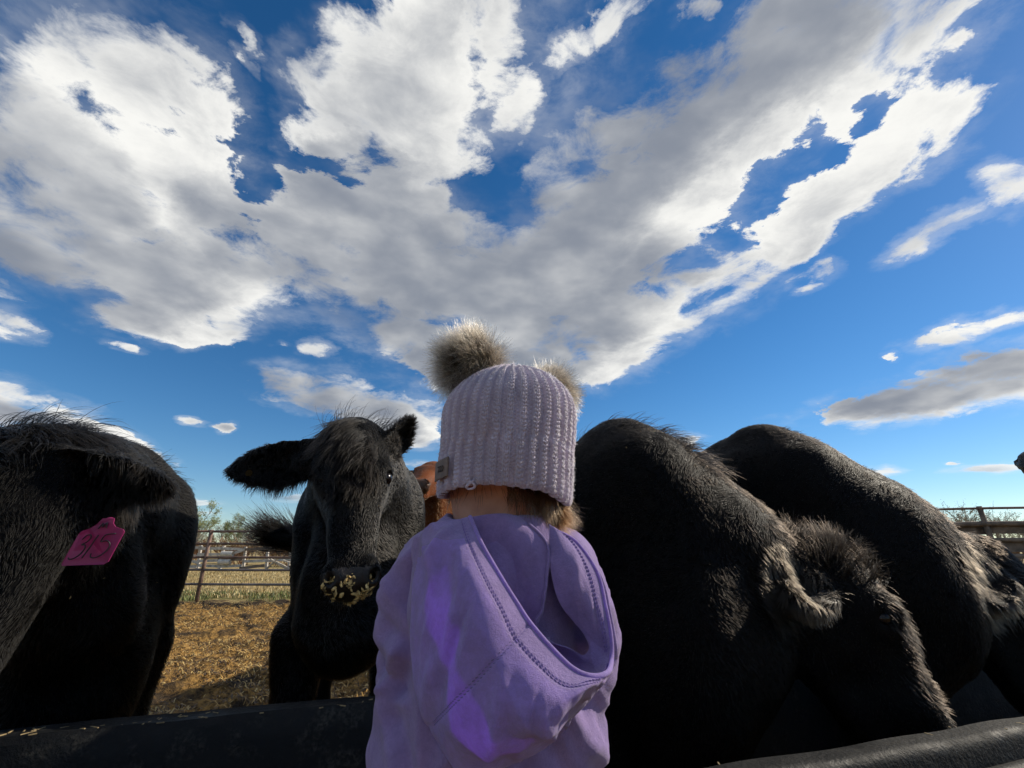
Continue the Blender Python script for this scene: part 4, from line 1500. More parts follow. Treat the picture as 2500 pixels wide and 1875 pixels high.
def build_trousers():
    F = Field((-0.2, 0.54, 0.24), (0.16, 0.84, 0.80), 0.008)
    F.egg((cx0, 0.67, 0.70), (0.10, 0.08, 0.10), k=0.04)
    for s in (-1, 1):
        x = cx0 + 0.045 * s
        F.chain([(x, 0.67, 0.66), (x + 0.006 * s, 0.675, 0.47), (x + 0.008 * s, 0.67, 0.37)], [0.068, 0.052, 0.044], 0.03)
    V, Q = F.skin()
    V = V + normals(V, Q)[0] * (fbm(V, 18, 3, 4) * 0.003)[:, None]
    under(mesh_obj('trousers', V, Q, JEANS), child)
    for s in (-1, 1):
        F = Field((-0.2, 0.54, 0.24), (0.16, 0.84, 0.46), 0.008)
        x = cx0 + 0.054 * s
        F.cone((x, 0.665, 0.41), (x, 0.665, 0.31), 0.050, 0.045, 0.02)
        F.egg((x, 0.70, 0.29), (0.045, 0.085, 0.03), k=0.03)
        V, Q = F.skin()
        under(mesh_obj('boot', V, Q, RUBBER), child)


def build_hoodie():
    F = Field((-0.26, 0.50, 0.60), (0.22, 0.90, 1.03), 0.0052)
    F.egg((cx0, 0.668, 0.86), (0.122, 0.088, 0.15), k=0.03)
    F.egg((cx0 - 0.005, 0.66, 0.925), (0.105, 0.075, 0.055), k=0.04)
    F.egg((cx0 - 0.008, 0.672, 0.735), (0.136, 0.098, 0.13), k=0.05)
    F.cone((cx0, 0.655, 0.925), (cx0, 0.655, 0.966), 0.086, 0.068, 0.03)
    for s, shx, elx, wx, wy in ((-1, -0.102, -0.123, -0.105, 0.775), (1, 0.065, 0.083, 0.07, 0.81)):
        sh = np.array([shx, 0.660, 0.925])
        el = np.array([elx, 0.672, 0.835])
        wr = np.array([wx, wy, 0.695])
        F.chain([sh, (sh + el) / 2 + np.array([0.006 * s, 0, 0]), el], [0.044, 0.043, 0.043], 0.03)
        F.chain([el, (el + wr) / 2, wr], [0.043, 0.036, 0.029], 0.015)
        F.cone(el + np.array([-0.012 * s, -0.004, -0.02]), (cx0 + 0.07 * s, 0.66, 0.76), 0.035, 0.03, 0.03)
    F.cone((-0.022, 0.655, 0.97), (-0.022, 0.655, 1.03), 0.058, 0.066, 0.01, sub=True)
    F.egg((cx0, 0.672, 0.60), (0.12, 0.085, 0.045), k=0.02, sub=True)
    V, Q = F.skin()
    V = relax(V, Q, 2, 0.5)
    vn, _ = normals(V, Q)
    q = V.copy()
    q[:, 2] = V[:, 2] * 0.55 + V[:, 0] * 0.45 * np.sign(V[:, 0] - cx0)
    fold = 1 - np.abs(fbm(q, 15.0, 2, 12)) * 1.6
    arm = np.clip((np.abs(V[:, 0] - cx0) - 0.085) / 0.03, 0, 1)
    amp = 0.0055 + 0.0065 * arm
    rings = np.sin(V[:, 2] * 150 + fbm(V, 14, 2, 40) * 4.0 + V[:, 1] * 40) * arm * 0.0016 * (V[:, 2] < 0.90)
    V = V + vn * ((np.clip(fold, -0.6, 1) - 0.35) * amp + rings + fbm(V, 40, 2, 3) * 0.0006)[:, None]
    back = np.clip(-vn[:, 1] * 1.6 + 0.35, 0, 1)
    for x0, z0, x1, z1, w, am in ((-0.165, 0.915, -0.115, 0.865, 0.008, 0.005), (-0.172, 0.880, -0.120, 0.845, 0.007, -0.005), (-0.175, 0.850, -0.125, 0.835, 0.008, 0.006), (-0.175, 0.825, -0.130, 0.800, 0.007, -0.006), (-0.170, 0.800, -0.120, 0.790, 0.008, 0.005),
                                  (-0.120, 0.930, -0.125, 0.800, 0.007, -0.006), (-0.105, 0.900, -0.095, 0.740, 0.009, 0.006), (-0.150, 0.780, -0.105, 0.700, 0.010, 0.007), (-0.125, 0.770, -0.080, 0.690, 0.008, -0.005), (-0.060, 0.760, -0.100, 0.690, 0.010, 0.006),
                                  (0.085, 0.920, 0.118, 0.870, 0.007, 0.005), (0.080, 0.885, 0.120, 0.850, 0.007, -0.005), (0.085, 0.850, 0.125, 0.840, 0.008, 0.006), (0.075, 0.905, 0.082, 0.780, 0.007, -0.006), (0.060, 0.790, 0.105, 0.720, 0.009, 0.007), (0.030, 0.770, 0.080, 0.700, 0.009, -0.005),
                                  (0.090, 0.810, 0.115, 0.770, 0.007, 0.005), (-0.01, 0.75, 0.03, 0.69, 0.010, 0.005)):
        dx, dz = x1 - x0, z1 - z0
        tt = np.clip(((V[:, 0] - x0) * dx + (V[:, 2] - z0) * dz) / (dx * dx + dz * dz), 0, 1)
        dd = np.hypot(V[:, 0] - x0 - dx * tt, V[:, 2] - z0 - dz * tt) + vnoise(V, 45, 6) * 0.002
        V = V + vn * (am * np.exp(-(dd / w) ** 2) * back)[:, None]
    o = mesh_obj('hoodie', V, Q, HOODIE)
    under(o, child)
    return V, Q, o


def sheet(P, NC, NR, r0, r1):
    """a cloth sheet through the control points: positions, towards-camera normals, row and column coordinates"""
    G = catmull(np.array(P), NC)
    G = np.swapaxes(catmull(np.swapaxes(G, 0, 1), NR), 0, 1)
    flat = G.reshape(-1, 3)
    nn = unit(np.cross(np.gradient(G, axis=0), np.gradient(G, axis=1))).reshape(-1, 3)
    nn = nn * np.sign((nn * (CAM - flat)).sum(axis=1))[:, None]
    r = np.broadcast_to(np.linspace(r0, r1, NR)[None, :], (NC, NR)).ravel()
    cidx = np.broadcast_to(np.linspace(0, 14, NC)[:, None], (NC, NR)).ravel()
    return flat, nn, r, cidx


CREASES = ((0.6, 3.4, 2.6, 4.9, 0.16, 0.0050), (1.2, 2.9, 3.4, 4.3, 0.13, 0.0040), (2.2, 3.0, 3.9, 4.6, 0.12, -0.0035), (3.0, 4.2, 4.0, 5.2, 0.15, 0.0050), (4.3, 3.0, 5.4, 4.6, 0.14, 0.0040),
           (5.2, 2.8, 6.4, 4.4, 0.13, -0.0030), (5.8, 3.2, 7.2, 4.7, 0.12, 0.0035), (0.3, 2.9, 1.4, 4.4, 0.12, 0.0040), (1.9, 4.2, 3.6, 5.0, 0.10, 0.0035), (10.0, 0.4, 12.6, 1.3, 0.16, 0.0035), (9.4, 0.9, 11.2, 1.5, 0.12, -0.0025),
           (1.0, 0.5, 3.2, 1.5, 0.16, 0.0040), (0.6, 1.0, 2.2, 1.7, 0.12, -0.0025))


def crumple(flat, nn, r, cidx, keep):
    """soft folds, fine wrinkles and a few sharp creases; keep is 0 where the cloth is held"""
    q = flat.copy()
    q[:, 2] *= 0.6
    d = fbm(q, 14.0, 2, 61) * 0.0085 * keep
    d += (1 - np.abs(fbm(q * np.array([1, 1, 0.40]) + np.outer(flat[:, 2], [0.35, 0, 0]), 24.0, 2, 77)) * 2) * 0.0052 * keep
    for c0, r0, c1, r1, w, am in CREASES:
        dc, dr = c1 - c0, r1 - r0
        tt = np.clip(((cidx - c0) * dc + (r - r0) * dr) / (dc * dc + dr * dr), 0, 1)
        dd = np.hypot(cidx - c0 - dc * tt, (r - r0 - dr * tt)) + vnoise(flat, 60, 5) * 0.04
        d += am * np.exp(-(dd / w) ** 2) * np.sin(np.pi * np.clip(tt * 0.9 + 0.05, 0, 1))
    return d


def build_hood(hoodie):
    NC, NO, NI = 260, 120, 60
    # the front layer, from the free rim outwards
    flat, nn, r, cidx = sheet([row[2:] for row in HOOD], NC, NO, 2.0, 6.0)
    d = crumple(flat, nn, r, cidx, np.clip((r - 2.6) / 1.2, 0, 1))
    d -= 0.0016 * np.exp(-((cidx - 4.0) / 0.06) ** 2) * (r > 2.05) + 0.0012 * np.exp(-((r - 2.55) / 0.03) ** 2)
    VO = flat + nn * d[:, None]
    Qd = grid_quads(NC, NO)
    o = mesh_obj('hood', VO, Qd, HOODCLOTH)
    under(o, child)
    # the hem and the side folded back on itself are two layers thick and let no light through
    o.data.materials.append(HOODIE)
    rr = 2.0 + (np.arange(len(Qd)) % (NO - 1)) / (NO - 1) * 4
    cc = (np.arange(len(Qd)) // (NO - 1)) / (NC - 1) * 14
    single = (rr > 2.62) & (rr < 5.2) & (cc > 0.8) & (cc < 7.2)
    o.data.polygons.foreach_set('material_index', (~single).astype(np.int32))
    # the back layer and the inside of the right half
    flat, nn, r, cidx = sheet(HOOD_BACK, NC, NI, 0.0, 2.0)
    d = crumple(flat, nn, r, cidx, np.clip((1.7 - r) / 1.0, 0, 1) * 0.6)
    VI = flat + nn * d[:, None]
    li = mesh_obj('hood_back', VI, grid_quads(NC, NI), HOODIE)
    under(li, child)
    for q in (o, li):
        sub = q.modifiers.new('thickness', 'SOLIDIFY')
        sub.thickness = 0.0014
        sub.offset = 0
    parts = []
    for V, NR, r0, r1 in ((VI, NI, 0.0, 2.0), (VO, NO, 2.0, 6.0)):
        GV = V.reshape(NC, NR, 3)
        gn = unit(np.cross(np.gradient(GV, axis=0), np.gradient(GV, axis=1)))
        gn = gn * np.sign((gn * (CAM - GV)).sum(axis=2, keepdims=True))
        parts.append((GV, gn, NR, r0, r1))

    def at(c, rr):
        GV, gn, NR, r0, r1 = parts[1 if rr >= 2.0 else 0]
        i = np.clip(c / 14 * (NC - 1), 0, NC - 1.001)
        j = np.clip((rr - r0) / (r1 - r0) * (NR - 1), 0, NR - 1.001)
        i0, j0 = int(i), int(j)
        fi, fj = i - i0, j - j0
        m = lambda A: (A[i0, j0] * (1 - fi) + A[i0 + 1, j0] * fi) * (1 - fj) + (A[i0, j0 + 1] * (1 - fi) + A[i0 + 1, j0 + 1] * fi) * fj
        return m(GV), unit(m(gn))
    # rolled hem along the rim
    mb = MB()
    pts = [tuple(at(c, 2.0)[0]) for c in np.linspace(0.0, 14, 160)]
    mb.tube(pts, 0.0026, 8)
    under(mb.build('hood_hem', HOODCLOTH, None, True), child)
    # rows of stitches: along the hem on both sides, and both sides of the middle seam
    mb = MB()

    def run(path, side=0.0, step=0.0042, ln=0.0016):
        pp = [at(*q) for q in path]
        d = 0.0
        nxt = step
        for k in range(1, len(pp)):
            (a, na), (b, nb) = pp[k - 1], pp[k]
            seg = np.linalg.norm(b - a)
            while d + seg >= nxt:
                f = (nxt - d) / max(seg, 1e-9)
                p = a + (b - a) * f
                n = unit(na + (nb - na) * f)
                t = unit(b - a)
                w = np.cross(n, t)
                p = p + w * side + n * 0.0009
                mb.tube([p - t * ln + w * 0.0006, p + n * 0.0004, p + t * ln - w * 0.0006], [0.0005, 0.0007, 0.0005], 4)
                nxt += step
            d += seg
    for off in (0.0, 0.0026):
        run([(c, 2.55) for c in np.linspace(0.2, 9.0, 400)], off)
        run([(c, 1.52) for c in np.linspace(9.0, 13.8, 200)], off)
    for side in (-0.0016, 0.0016):
        run([(4.0, rr) for rr in np.linspace(2.1, 4.9, 200)], side)
    under(mb.build('stitching', THREAD), child)
    # inner neck seam: a rolled edge inside the hood
    mb = MB()
    mb.tube([tuple(at(c, 0.1)[0] + at(c, 0.1)[1] * 0.002) for c in np.linspace(4.4, 0.4, 60)], 0.0018, 6)
    under(mb.build('inner_seam', HOODIE, None, True), child)


def build_hat():
    """ribbed knit: raised double columns of V stitches with purl valleys between, and a turned-up cuff"""
    hat = empty('knit_hat', (-0.009, 0.65, 1.02))
    tag(hat, 'lavender ribbed knit hat with two grey fur pompoms, worn by the child', 'hat')
    NA, NRW = 1040, 340
    z0, z1 = 1.020, 1.204
    # profile (height fraction, radius)
    prof = catmull(np.array([(0.0, 0.0925), (0.12, 0.0945), (0.30, 0.0955), (0.50, 0.0965), (0.66, 0.0935), (0.78, 0.0830), (0.87, 0.0675), (0.94, 0.0470), (0.98, 0.027), (1.0, 0.002)]), 400)
    seg = np.r_[0, np.cumsum(np.linalg.norm(np.diff(np.c_[prof[:, 0] * (z1 - z0), prof[:, 1]], axis=0), axis=1))]
    arc = np.linspace(0, seg[-1], NRW)
    hz = np.interp(arc, seg, prof[:, 0])
    rr = np.interp(arc, seg, prof[:, 1])
    ang = np.linspace(0, 2 * np.pi, NA, endpoint=False)
    A, S = np.meshgrid(ang, arc, indexing='ij')
    Hh = np.broadcast_to(hz[None, :], A.shape)
    Rr = np.broadcast_to(rr[None, :], A.shape)
    base = np.stack([np.cos(A), np.sin(A), Hh * 1.6], axis=2).reshape(-1, 3)
    wob = (vnoise(base, 2.2, 3) * 0.030 + vnoise(base, 5.0, 8) * 0.010).reshape(A.shape)
    ribs = 36
    def relief(shift, seed):
        ph = (A + wob) / (2 * np.pi) * ribs + shift
        fr = ph - np.floor(ph)
        raised = fr < 0.56
        x2 = np.where(raised, fr / 0.56 * 2, (fr - 0.56) / 0.44 * 2)
        xc = (x2 - np.floor(x2)) * 2 - 1
        row = S / 0.0054 + vnoise(base, 9.0, seed).reshape(A.shape) * 0.25
        yy = row + 0.62 * np.abs(xc)
        g = np.abs(np.sin(np.pi * yy)) ** 0.55
        leg = np.sqrt(np.clip(1 - ((np.abs(xc) - 0.5) / 0.52) ** 2, 0, 1))
        vst = g * leg * 0.0024 + leg * 0.0007
        purl = (np.abs(np.sin(np.pi * (row + 0.5 * np.floor(x2)))) ** 0.6) * 0.0018 * np.sqrt(np.clip(1 - xc ** 2 * 0.6, 0, 1))
        d0 = np.clip(np.minimum(fr, 0.56 - fr) / 0.09, 0, 1)
        plat = np.where(raised, np.sqrt(d0) * 0.0058, 0.0)
        return plat + np.where(raised, vst * (0.5 + 0.5 * d0), purl * 0.9)
    mixc = np.clip((S - 0.055) / 0.010, 0, 1)
    mixc = mixc * mixc * (3 - 2 * mixc)
    hgt = relief(0.16, 5) * (1 - mixc) + relief(0.0, 6) * mixc
    hgt = hgt * np.clip(Rr / 0.045, 0.15, 1)
    edge = np.clip(S / 0.004, 0, 1)
    hgt = hgt + 0.0005 * (1 - mixc) - 0.003 * (1 - edge)
    lump = (vnoise(base, 1.3, 21) * 0.0035 + vnoise(base, 3.0, 22) * 0.0018).reshape(A.shape)
    rad = Rr + hgt + lump * np.clip(Rr / 0.05, 0, 1)
    # a slightly squashed, leaning oval; the cuff droops on the right
    X = rad * np.cos(A) * 0.915
    Y = rad * np.sin(A) * 1.07
    Z = z0 + Hh * (z1 - z0)
    Z = Z - 0.016 * np.clip(1 - Hh / 0.5, 0, 1) * np.clip((np.cos(A) - 0.55) / 0.45, 0, 1) ** 1.2 + 0.003 * np.sin(A * 3 + 1) * np.clip(1 - Hh / 0.3, 0, 1)
    V = np.stack([X - 0.011 + 0.012 * Hh, Y + 0.65, Z], axis=2).reshape(-1, 3)
    i, j = np.meshgrid(np.arange(NA), np.arange(NRW - 1), indexing='ij')
    a = i * NRW + j
    b = ((i + 1) % NA) * NRW + j
    Q = np.stack([a, b, b + 1, a + 1], axis=2).reshape(-1, 4)
    o = mesh_obj('knit_shell', V, Q, KNIT)
    under(o, hat)
    # inner lining turned in at the edge
    ring = V.reshape(NA, NRW, 3)[::4, 0]
    rows = [ring]
    cen = np.array([-0.009, 0.65, 0])
    for f, dz in ((0.965, 0.002), (0.95, 0.02), (0.95, 0.06)):
        q = cen + (ring - cen) * np.array([f, f, 1])
        q[:, 2] = ring[:, 2] + dz
        rows.append(q)
    n = len(ring)
    LV = np.concatenate(rows)
    LQ = np.array([[k * n + i, k * n + (i + 1) % n, (k + 1) * n + (i + 1) % n, (k + 1) * n + i] for k in range(3) for i in range(n)])
    under(mesh_obj('lining', LV, LQ[:, ::-1].copy(), KNIT), hat)
    # fuzz
    p, nrm = sample_skin(V, Q, int(14000 * HAIR) + 1, lambda c, n: facing(-0.25)(c, n) * (0.3 + (c[:, 0] > 0.05)))
    side = unit(vecnoise(p, 90, 3) + np.array([0, 0, 0.1]))
    strands('wool_fuzz', p, unit(nrm + side * 0.8), unit(nrm * 0.4 + side), 0.0022 + 0.0035 * RNG.random(len(p)) ** 2, 0.00016, WOOL_FUZZ, hat, 3, 0, 0.6)
    # loose loop of yarn under the cuff
    mb = MB()
    t = np.linspace(0, 1, 24)
    lp = [(-0.052 + 0.007 * math.sin(6.6 * q) * (1 - 0.2 * q) + 0.006 * q, 0.5575 - 0.002 * math.sin(9 * q), 1.029 - 0.010 * math.sin(math.pi * q)) for q in t]
    mb.tube(lp, 0.0016, 6)
    under(mb.build('loose_yarn', KNIT, None, True), hat)
    # label
    pl = empty('label_patch')
    pl.location = (-0.088, 0.592, 1.045)
    mb = MB()
    ca = math.atan2(0.592 - 0.65, -0.088 + 0.009)
    for k in range(9):
        aa = ca - 0.17 + 0.34 * k / 8
        for zz in (1.034, 1.0355, 1.0565, 1.058):
            mb.v.append(Vector((-0.009 + 0.1065 * 0.945 * math.cos(aa), 0.65 + 0.1065 * 1.07 * math.sin(aa), zz + 0.003 * (k - 4) / 8)) )
    for k in range(8):
        for q in range(3):
            mb.f.append([k * 4 + q, (k + 1) * 4 + q, (k + 1) * 4 + q + 1, k * 4 + q + 1])
    bpy.data.objects.remove(pl)
    lab = mb.build('label', LEATHER, None, True)
    under(lab, hat)
    so = lab.modifiers.new('thickness', 'SOLIDIFY')
    so.thickness = 0.0016
    # small dark letters pressed into the label
    mb = MB()
    def onlab(aa, zz):
        return Vector((-0.009 + 0.1075 * 0.945 * math.cos(ca + aa), 0.65 + 0.1075 * 1.07 * math.sin(ca + aa), zz))
    for base in (-0.045, 0.005, 0.055):
        arc2 = [onlab(base + 0.020 * (0.55 - math.cos(w)), 1.0462 + 0.0035 * math.sin(w)) for w in np.linspace(0.7, 5.6, 12)]
        mb.tube(arc2, 0.00055, 4)
    let = mb.build('lettering', plain('pressed_letters', (0.03, 0.02, 0.016), 0.7), None, True)
    under(let, hat)
    # pompoms: a core and long fur with dark roots and pale tips
    for c, r, nst, ln, lean in (((-0.062, 0.640, 1.210), 0.017, 13000, 0.053, (-0.45, -0.1, 0.10)), ((0.054, 0.712, 1.186), 0.018, 11000, 0.046, (0.35, 0.0, 0.0))):
        bm = bmesh.new()
        bmesh.ops.create_icosphere(bm, subdivisions=3, radius=r, matrix=Matrix.Translation(c))
        me = bpy.data.meshes.new('pompom')
        bm.to_mesh(me)
        bm.free()
        me.materials.append(plain('pompom_core', (0.05, 0.042, 0.036), 0.9))
        po = bpy.data.objects.new('pompom', me)
        COL.objects.link(po)
        under(po, hat)
        nst = int(nst * max(HAIR, 0.05))
        d = unit(RNG.normal(0, 1, (nst, 3)))
        p = np.array(c) + d * r * 0.96
        sw = vecnoise(d, 2.2, 6) * 0.6 + vecnoise(np.round(d * 6) / 6, 3.0, 13) * 0.75 + np.array(lean)
        fu = strands('pompom_fur', p, unit(d + sw * 0.25), unit(d * 0.65 + sw * 1.25), ln * (0.5 + 0.65 * RNG.random(nst)), 0.00030, POMPOM, None, 8, 0.14, 0.34, tip=0.3)
        fu.parent = po
        fu.matrix_parent_inverse = Matrix.Translation(-Vector(hat.location)) if False else Matrix.Identity(4)
    return hat, V, Q


def build_child_hair(V, Q):
    # wisps of hair below the hat, thicker to the right
    def w(c, n):
        return ((c[:, 2] > 1.005) & (c[:, 2] < 1.05) & (c[:, 1] < 0.69)) * (0.06 + 0.9 * (c[:, 0] > -0.005) + 3.5 * (c[:, 0] > 0.03)) * facing(-0.5)(c, n) + 1e-12
    p, n = sample_skin(V, Q, 5200, w)
    p[:, 2] += 0.008
    p += n * 0.003
    al = np.array([0.10, -0.10, -1.0]) + vecnoise(p, 30, 2) * 0.55
    strands('hair', p, unit(n * 0.3 + al), unit(al + vecnoise(p, 60, 7) * 0.6), 0.012 + 0.030 * RNG.random(len(p)) * (0.35 + (p[:, 0] > 0.0)) + 0.02 * (p[:, 0] > 0.035), 0.00024, CHILD_HAIR, child, 6, 0.1, 0.22)


def build_child():
    V, Q = build_body()
    build_trousers()
    hv, hq, ho = build_hoodie()
    build_hood(ho)
    build_hat()
    build_child_hair(V, Q)
    # lint caught in the fleece
    return V, Q


# ------------------------------------------------------------------ details on the cattle
def details(A, B, C, E):
    root, V, Q, H = A
    loc = H['loc']
    P = H['P']
    # forelock, parted from a whorl on the poll, and the brow
    tuft(root, V, Q, loc(0, 0.0, 0.03), (0.11, 0.12, 0.10), int(2600 * HAIR), 0.085, (-0.25, -0.35, -0.75), 0.14, name='forelock', sway=0.4)
    tuft(root, V, Q, loc(0.05, 0.02, 0.10), (0.09, 0.09, 0.10), int(2600 * HAIR), 0.055, (0.35, -0.1, -0.85), 0.1, name='brow_hair', sway=0.4)
    tuft(root, V, Q, loc(0.0, 0.02, 0.20), (0.06, 0.08, 0.09), int(2200 * HAIR), 0.04, (0.0, -0.2, -0.9), 0.1, name='brow_hair', sway=0.4)
    tuft(root, V, Q, loc(0, -0.06, -0.03), (0.10, 0.08, 0.05), int(120 * HAIR), 0.085, (0.45, 0.1, 0.2), 0.8, name='poll_wisps', droop=0.5)
    tuft(root, V, Q, (-0.75, 1.40, 1.19), (0.16, 0.1, 0.10), int(3500 * HAIR), 0.018, (-0.35, 0.0, -0.75), 0.5, name='ear_fringe', limit=-2)
    tuft(root, V, Q, (-0.70, 1.40, 1.13), (0.10, 0.08, 0.05), int(500 * HAIR), 0.04, (0.0, 0.0, -1.0), 0.5, name='ear_fringe', limit=-2)
    tuft(root, V, Q, (-0.34, 1.53, 1.34), (0.07, 0.10, 0.12), int(2500 * HAIR), 0.022, (0.3, 0.0, 0.6), 0.6, name='ear_fringe', limit=-2)
    tuft(root, V, Q, loc(0, -0.12, 0.45), (0.08, 0.06, 0.07), int(420 * HAIR), 0.028, (0, -0.2, -0.7), 0.9, name='whiskers', rad=0.0005, jitter=0.5)
    # tail swung out to the side
    mb = MB()
    mb.tube([(-0.98, 3.25, 1.15), (-1.06, 3.20, 0.98), (-1.12, 2.98, 0.93), (-1.17, 2.72, 0.985), (-1.22, 2.62, 1.01)], [0.035, 0.03, 0.028, 0.026, 0.02], 8)
    tail = mb.build('tail', HIDE, None, True)
    under(tail, root)
    n = int(2600 * max(HAIR, 0.05))
    t = RNG.random(n)
    p = np.array([-1.13, 2.82, 0.96]) + np.outer(t, np.array([-0.10, -0.2, 0.05])) + RNG.normal(0, 0.022, (n, 3))
    al = np.array([-0.85, -0.3, 0.30]) + vecnoise(np.round(p / 0.03) * 0.03, 9, 3) * 0.30 + np.outer(p[:, 2] - 0.99, [0, 0, 3.0])
    strands('tail_switch', p, unit(al + RNG.normal(0, .06, (n, 3))), unit(al + vecnoise(np.round(p / 0.02) * 0.02, 22, 5) * 0.5 + np.array([0, 0, 0.25])), 0.12 + 0.16 * RNG.random(n) ** 1.6, 0.0012, FUR, root, 7, 0.0, 0.06)
    # button tag in the ear
    bm = bmesh.new()
    bmesh.ops.create_cone(bm, cap_ends=True, segments=20, radius1=0.010, radius2=0.010, depth=0.004, matrix=Matrix.Translation((-0.775, 1.372, 1.165)) @ Matrix.Rotation(R(90), 4, 'X'))
    me = bpy.data.meshes.new('ear_button')
    bm.to_mesh(me)
    bm.free()
    me.materials.append(plain('dull_yellow_plastic', (0.03, 0.018, 0.005), 0.8, spec=0.05))
    o = bpy.data.objects.new('ear_button', me)
    COL.objects.link(o)
    under(o, root)
    # grain clinging to the muzzle and chin
    def crumbs(root_, V_, Q_, centre, radius, count, size, limit=0.0):
        centre = np.array(centre)
        def w(cn, nn):
            d = np.linalg.norm((cn - centre) / np.array(radius), axis=1)
            return (d < 1) * np.clip(1.1 - d, 0, 1) * facing(limit)(cn, nn) + 1e-12
        p, nrm = sample_skin(V_, Q_, count, w)
        k = fbm(p, 48, 2, 3) > -0.12
        p, nrm = p[k], nrm[k]
        mb = MB()
        rg = random.Random(count)
        for q, m in zip(p, nrm):
            m = Vector(m)
            u = (m.orthogonal().normalized() + Vector((rg.gauss(0, .8), rg.gauss(0, .8), rg.gauss(0, .8)))).normalized()
            w_ = m.cross(u).normalized()
            u = (u + m * rg.uniform(-.2, .9)).normalized()
            s = size * rg.choice((.35, .5, .6, .8, 1.0, 1.5))
            c = Vector(q) + m * s * 0.5
            a, b = u * s, w_ * s * rg.uniform(.25, .6)
            h = m * s * 0.28
            i = len(mb.v)
            mb.v += [c - a, c - a * .3 + b, c + a * .7 + b * .7, c + a, c + a * .2 - b, c - a * .6 - b * .6, c + h, c - h]
            for z in range(6):
                mb.f.append([i + z, i + (z + 1) % 6, i + 6])
                mb.f.append([i + (z + 1) % 6, i + z, i + 7])
        return mb
    grain = plain('rolled_grain', (0.55, 0.33, 0.09), 0.65, 0.5, 70, col2=(0.80, 0.58, 0.24))
    mb = crumbs(root, V, Q, loc(-0.005, -0.07, 0.49), (0.085, 0.12, 0.07), int(900), 0.0056)
    m2 = crumbs(root, V, Q, loc(0.0, -0.125, 0.46), (0.075, 0.08, 0.065), int(500), 0.005)
    off = len(mb.v)
    mb.v += m2.v
    mb.f += [[i + off for i in f] for f in m2.f]
    g = mb.build('feed_crumbs', grain)
    tag(g, 'golden rolled grain stuck to the muzzle of the cow facing the camera', 'feed', kind='stuff')

    # flecks of straw in the coats
    for (rt, V_, Q_, H_), cen, rad, cnt, lab in ((A, loc(0, 0, 0.15), (0.14, 0.14, 0.22), 26, 'pale straw flecks on the forehead of the cow facing the camera'),
                                                 (B, (B[3]['W'] + B[3]['P']) / 2, (0.45, 0.3, 0.3), 60, 'pale straw flecks on the neck of the shaggy-eared cow'),
                                                 (E, (-1.2, 1.2, 1.0), (0.4, 0.5, 0.4), 60, 'pale straw flecks on the cow with the pink tag')):
        fl = crumbs(rt, V_, Q_, cen, rad, cnt, 0.0024, 0.1).build('straw_flecks', grain)
        tag(fl, lab, 'straw', kind='stuff')

    # B: mane, wispy hair on the withers, shaggy ear and forehead
    root, V, Q, H = B
    loc = H['loc']
    W, P = H['W'], H['P']
    for f in np.linspace(0.0, 1.0, 7):
        c = W * (1 - f) + P * f + np.array([0, 0, 0.0])
        tuft(root, V, Q, c, (0.16, 0.16, 0.12), int(1300 * HAIR), 0.022 + 0.010 * (f > .3), (0.6, -0.05, -0.55), 0.15, name='mane')
    tuft(root, V, Q, W + [0.02, 0, 0.0], (0.22, 0.2, 0.06), int(130 * HAIR), 0.07, (0.8, 0.0, 0.2), 0.5, name='withers_wisps', droop=0.3)
    tuft(root, V, Q, W + [0.20, -0.02, -0.10], (0.14, 0.2, 0.1), int(500 * HAIR), 0.07, (0.8, -0.2, -0.1), 0.6, name='withers_wisps', droop=0.2)
    tuft(root, V, Q, loc(0, 0.0, 0.02), (0.13, 0.13, 0.10), int(1300 * HAIR), 0.06, (0.25, -0.1, 0.55), 0.5, name='forelock', droop=0.35)
    tuft(root, V, Q, loc(0, 0.03, 0.14), (0.12, 0.12, 0.12), int(3200 * HAIR), 0.034, (0.35, -0.25, -0.75), 0.2, name='brow_hair')
    tuft(root, V, Q, loc(0, 0.03, 0.28), (0.10, 0.10, 0.12), int(1500 * HAIR), 0.02, (0.3, -0.3, -0.75), 0.1, name='brow_hair')
    tip = np.array((0.735, 1.280, 0.845))
    tuft(root, V, Q, tip + [0.0, 0.01, 0.02], (0.10, 0.10, 0.10), int(5000 * HAIR), 0.036, (0.15, -0.2, -0.9), 0.5, name='ear_fringe', limit=-2, mat=FUR_EAR)
    # C
    root, V, Q, H = C
    loc = H['loc']
    W, P = H['W'], H['P']
    for f in np.linspace(0.0, 1.0, 6):
        tuft(root, V, Q, W * (1 - f) + P * f, (0.18, 0.18, 0.12), int(1200 * HAIR), 0.022, (0.6, -0.05, -0.5), 0.15, name='mane')
    tuft(root, V, Q, loc(0, 0.0, 0.08), (0.14, 0.14, 0.14), int(2400 * HAIR), 0.03, (0.5, -0.2, -0.6), 0.25, name='forelock')
    tuft(root, V, Q, (1.522, 1.600, 0.852), (0.12, 0.12, 0.12), int(3500 * HAIR), 0.04, (0.15, -0.2, -0.9), 0.5, name='ear_fringe', limit=-2, mat=FUR_EAR)
    # E: forelock, back hair, ear fringe, tag
    root, V, Q, H = E
    loc = H['loc']
    W, P = H['W'], H['P']
    tuft(root, V, Q, P + [0, 0, 0.02], (0.16, 0.14, 0.12), int(2800 * HAIR), 0.07, (0.7, 0.1, -0.3), 0.35, name='forelock', droop=0.35)
    tuft(root, V, Q, P + [-0.02, 0, 0.05], (0.16, 0.14, 0.08), int(160 * HAIR), 0.12, (0.8, 0.1, 0.3), 0.6, name='forelock', droop=0.5)
    tuft(root, V, Q, W + [0.05, 0.0, 0.0], (0.30, 0.5, 0.12), int(500 * HAIR), 0.045, (0.8, 0.1, 0.0), 0.3, name='back_hair', droop=0.3)
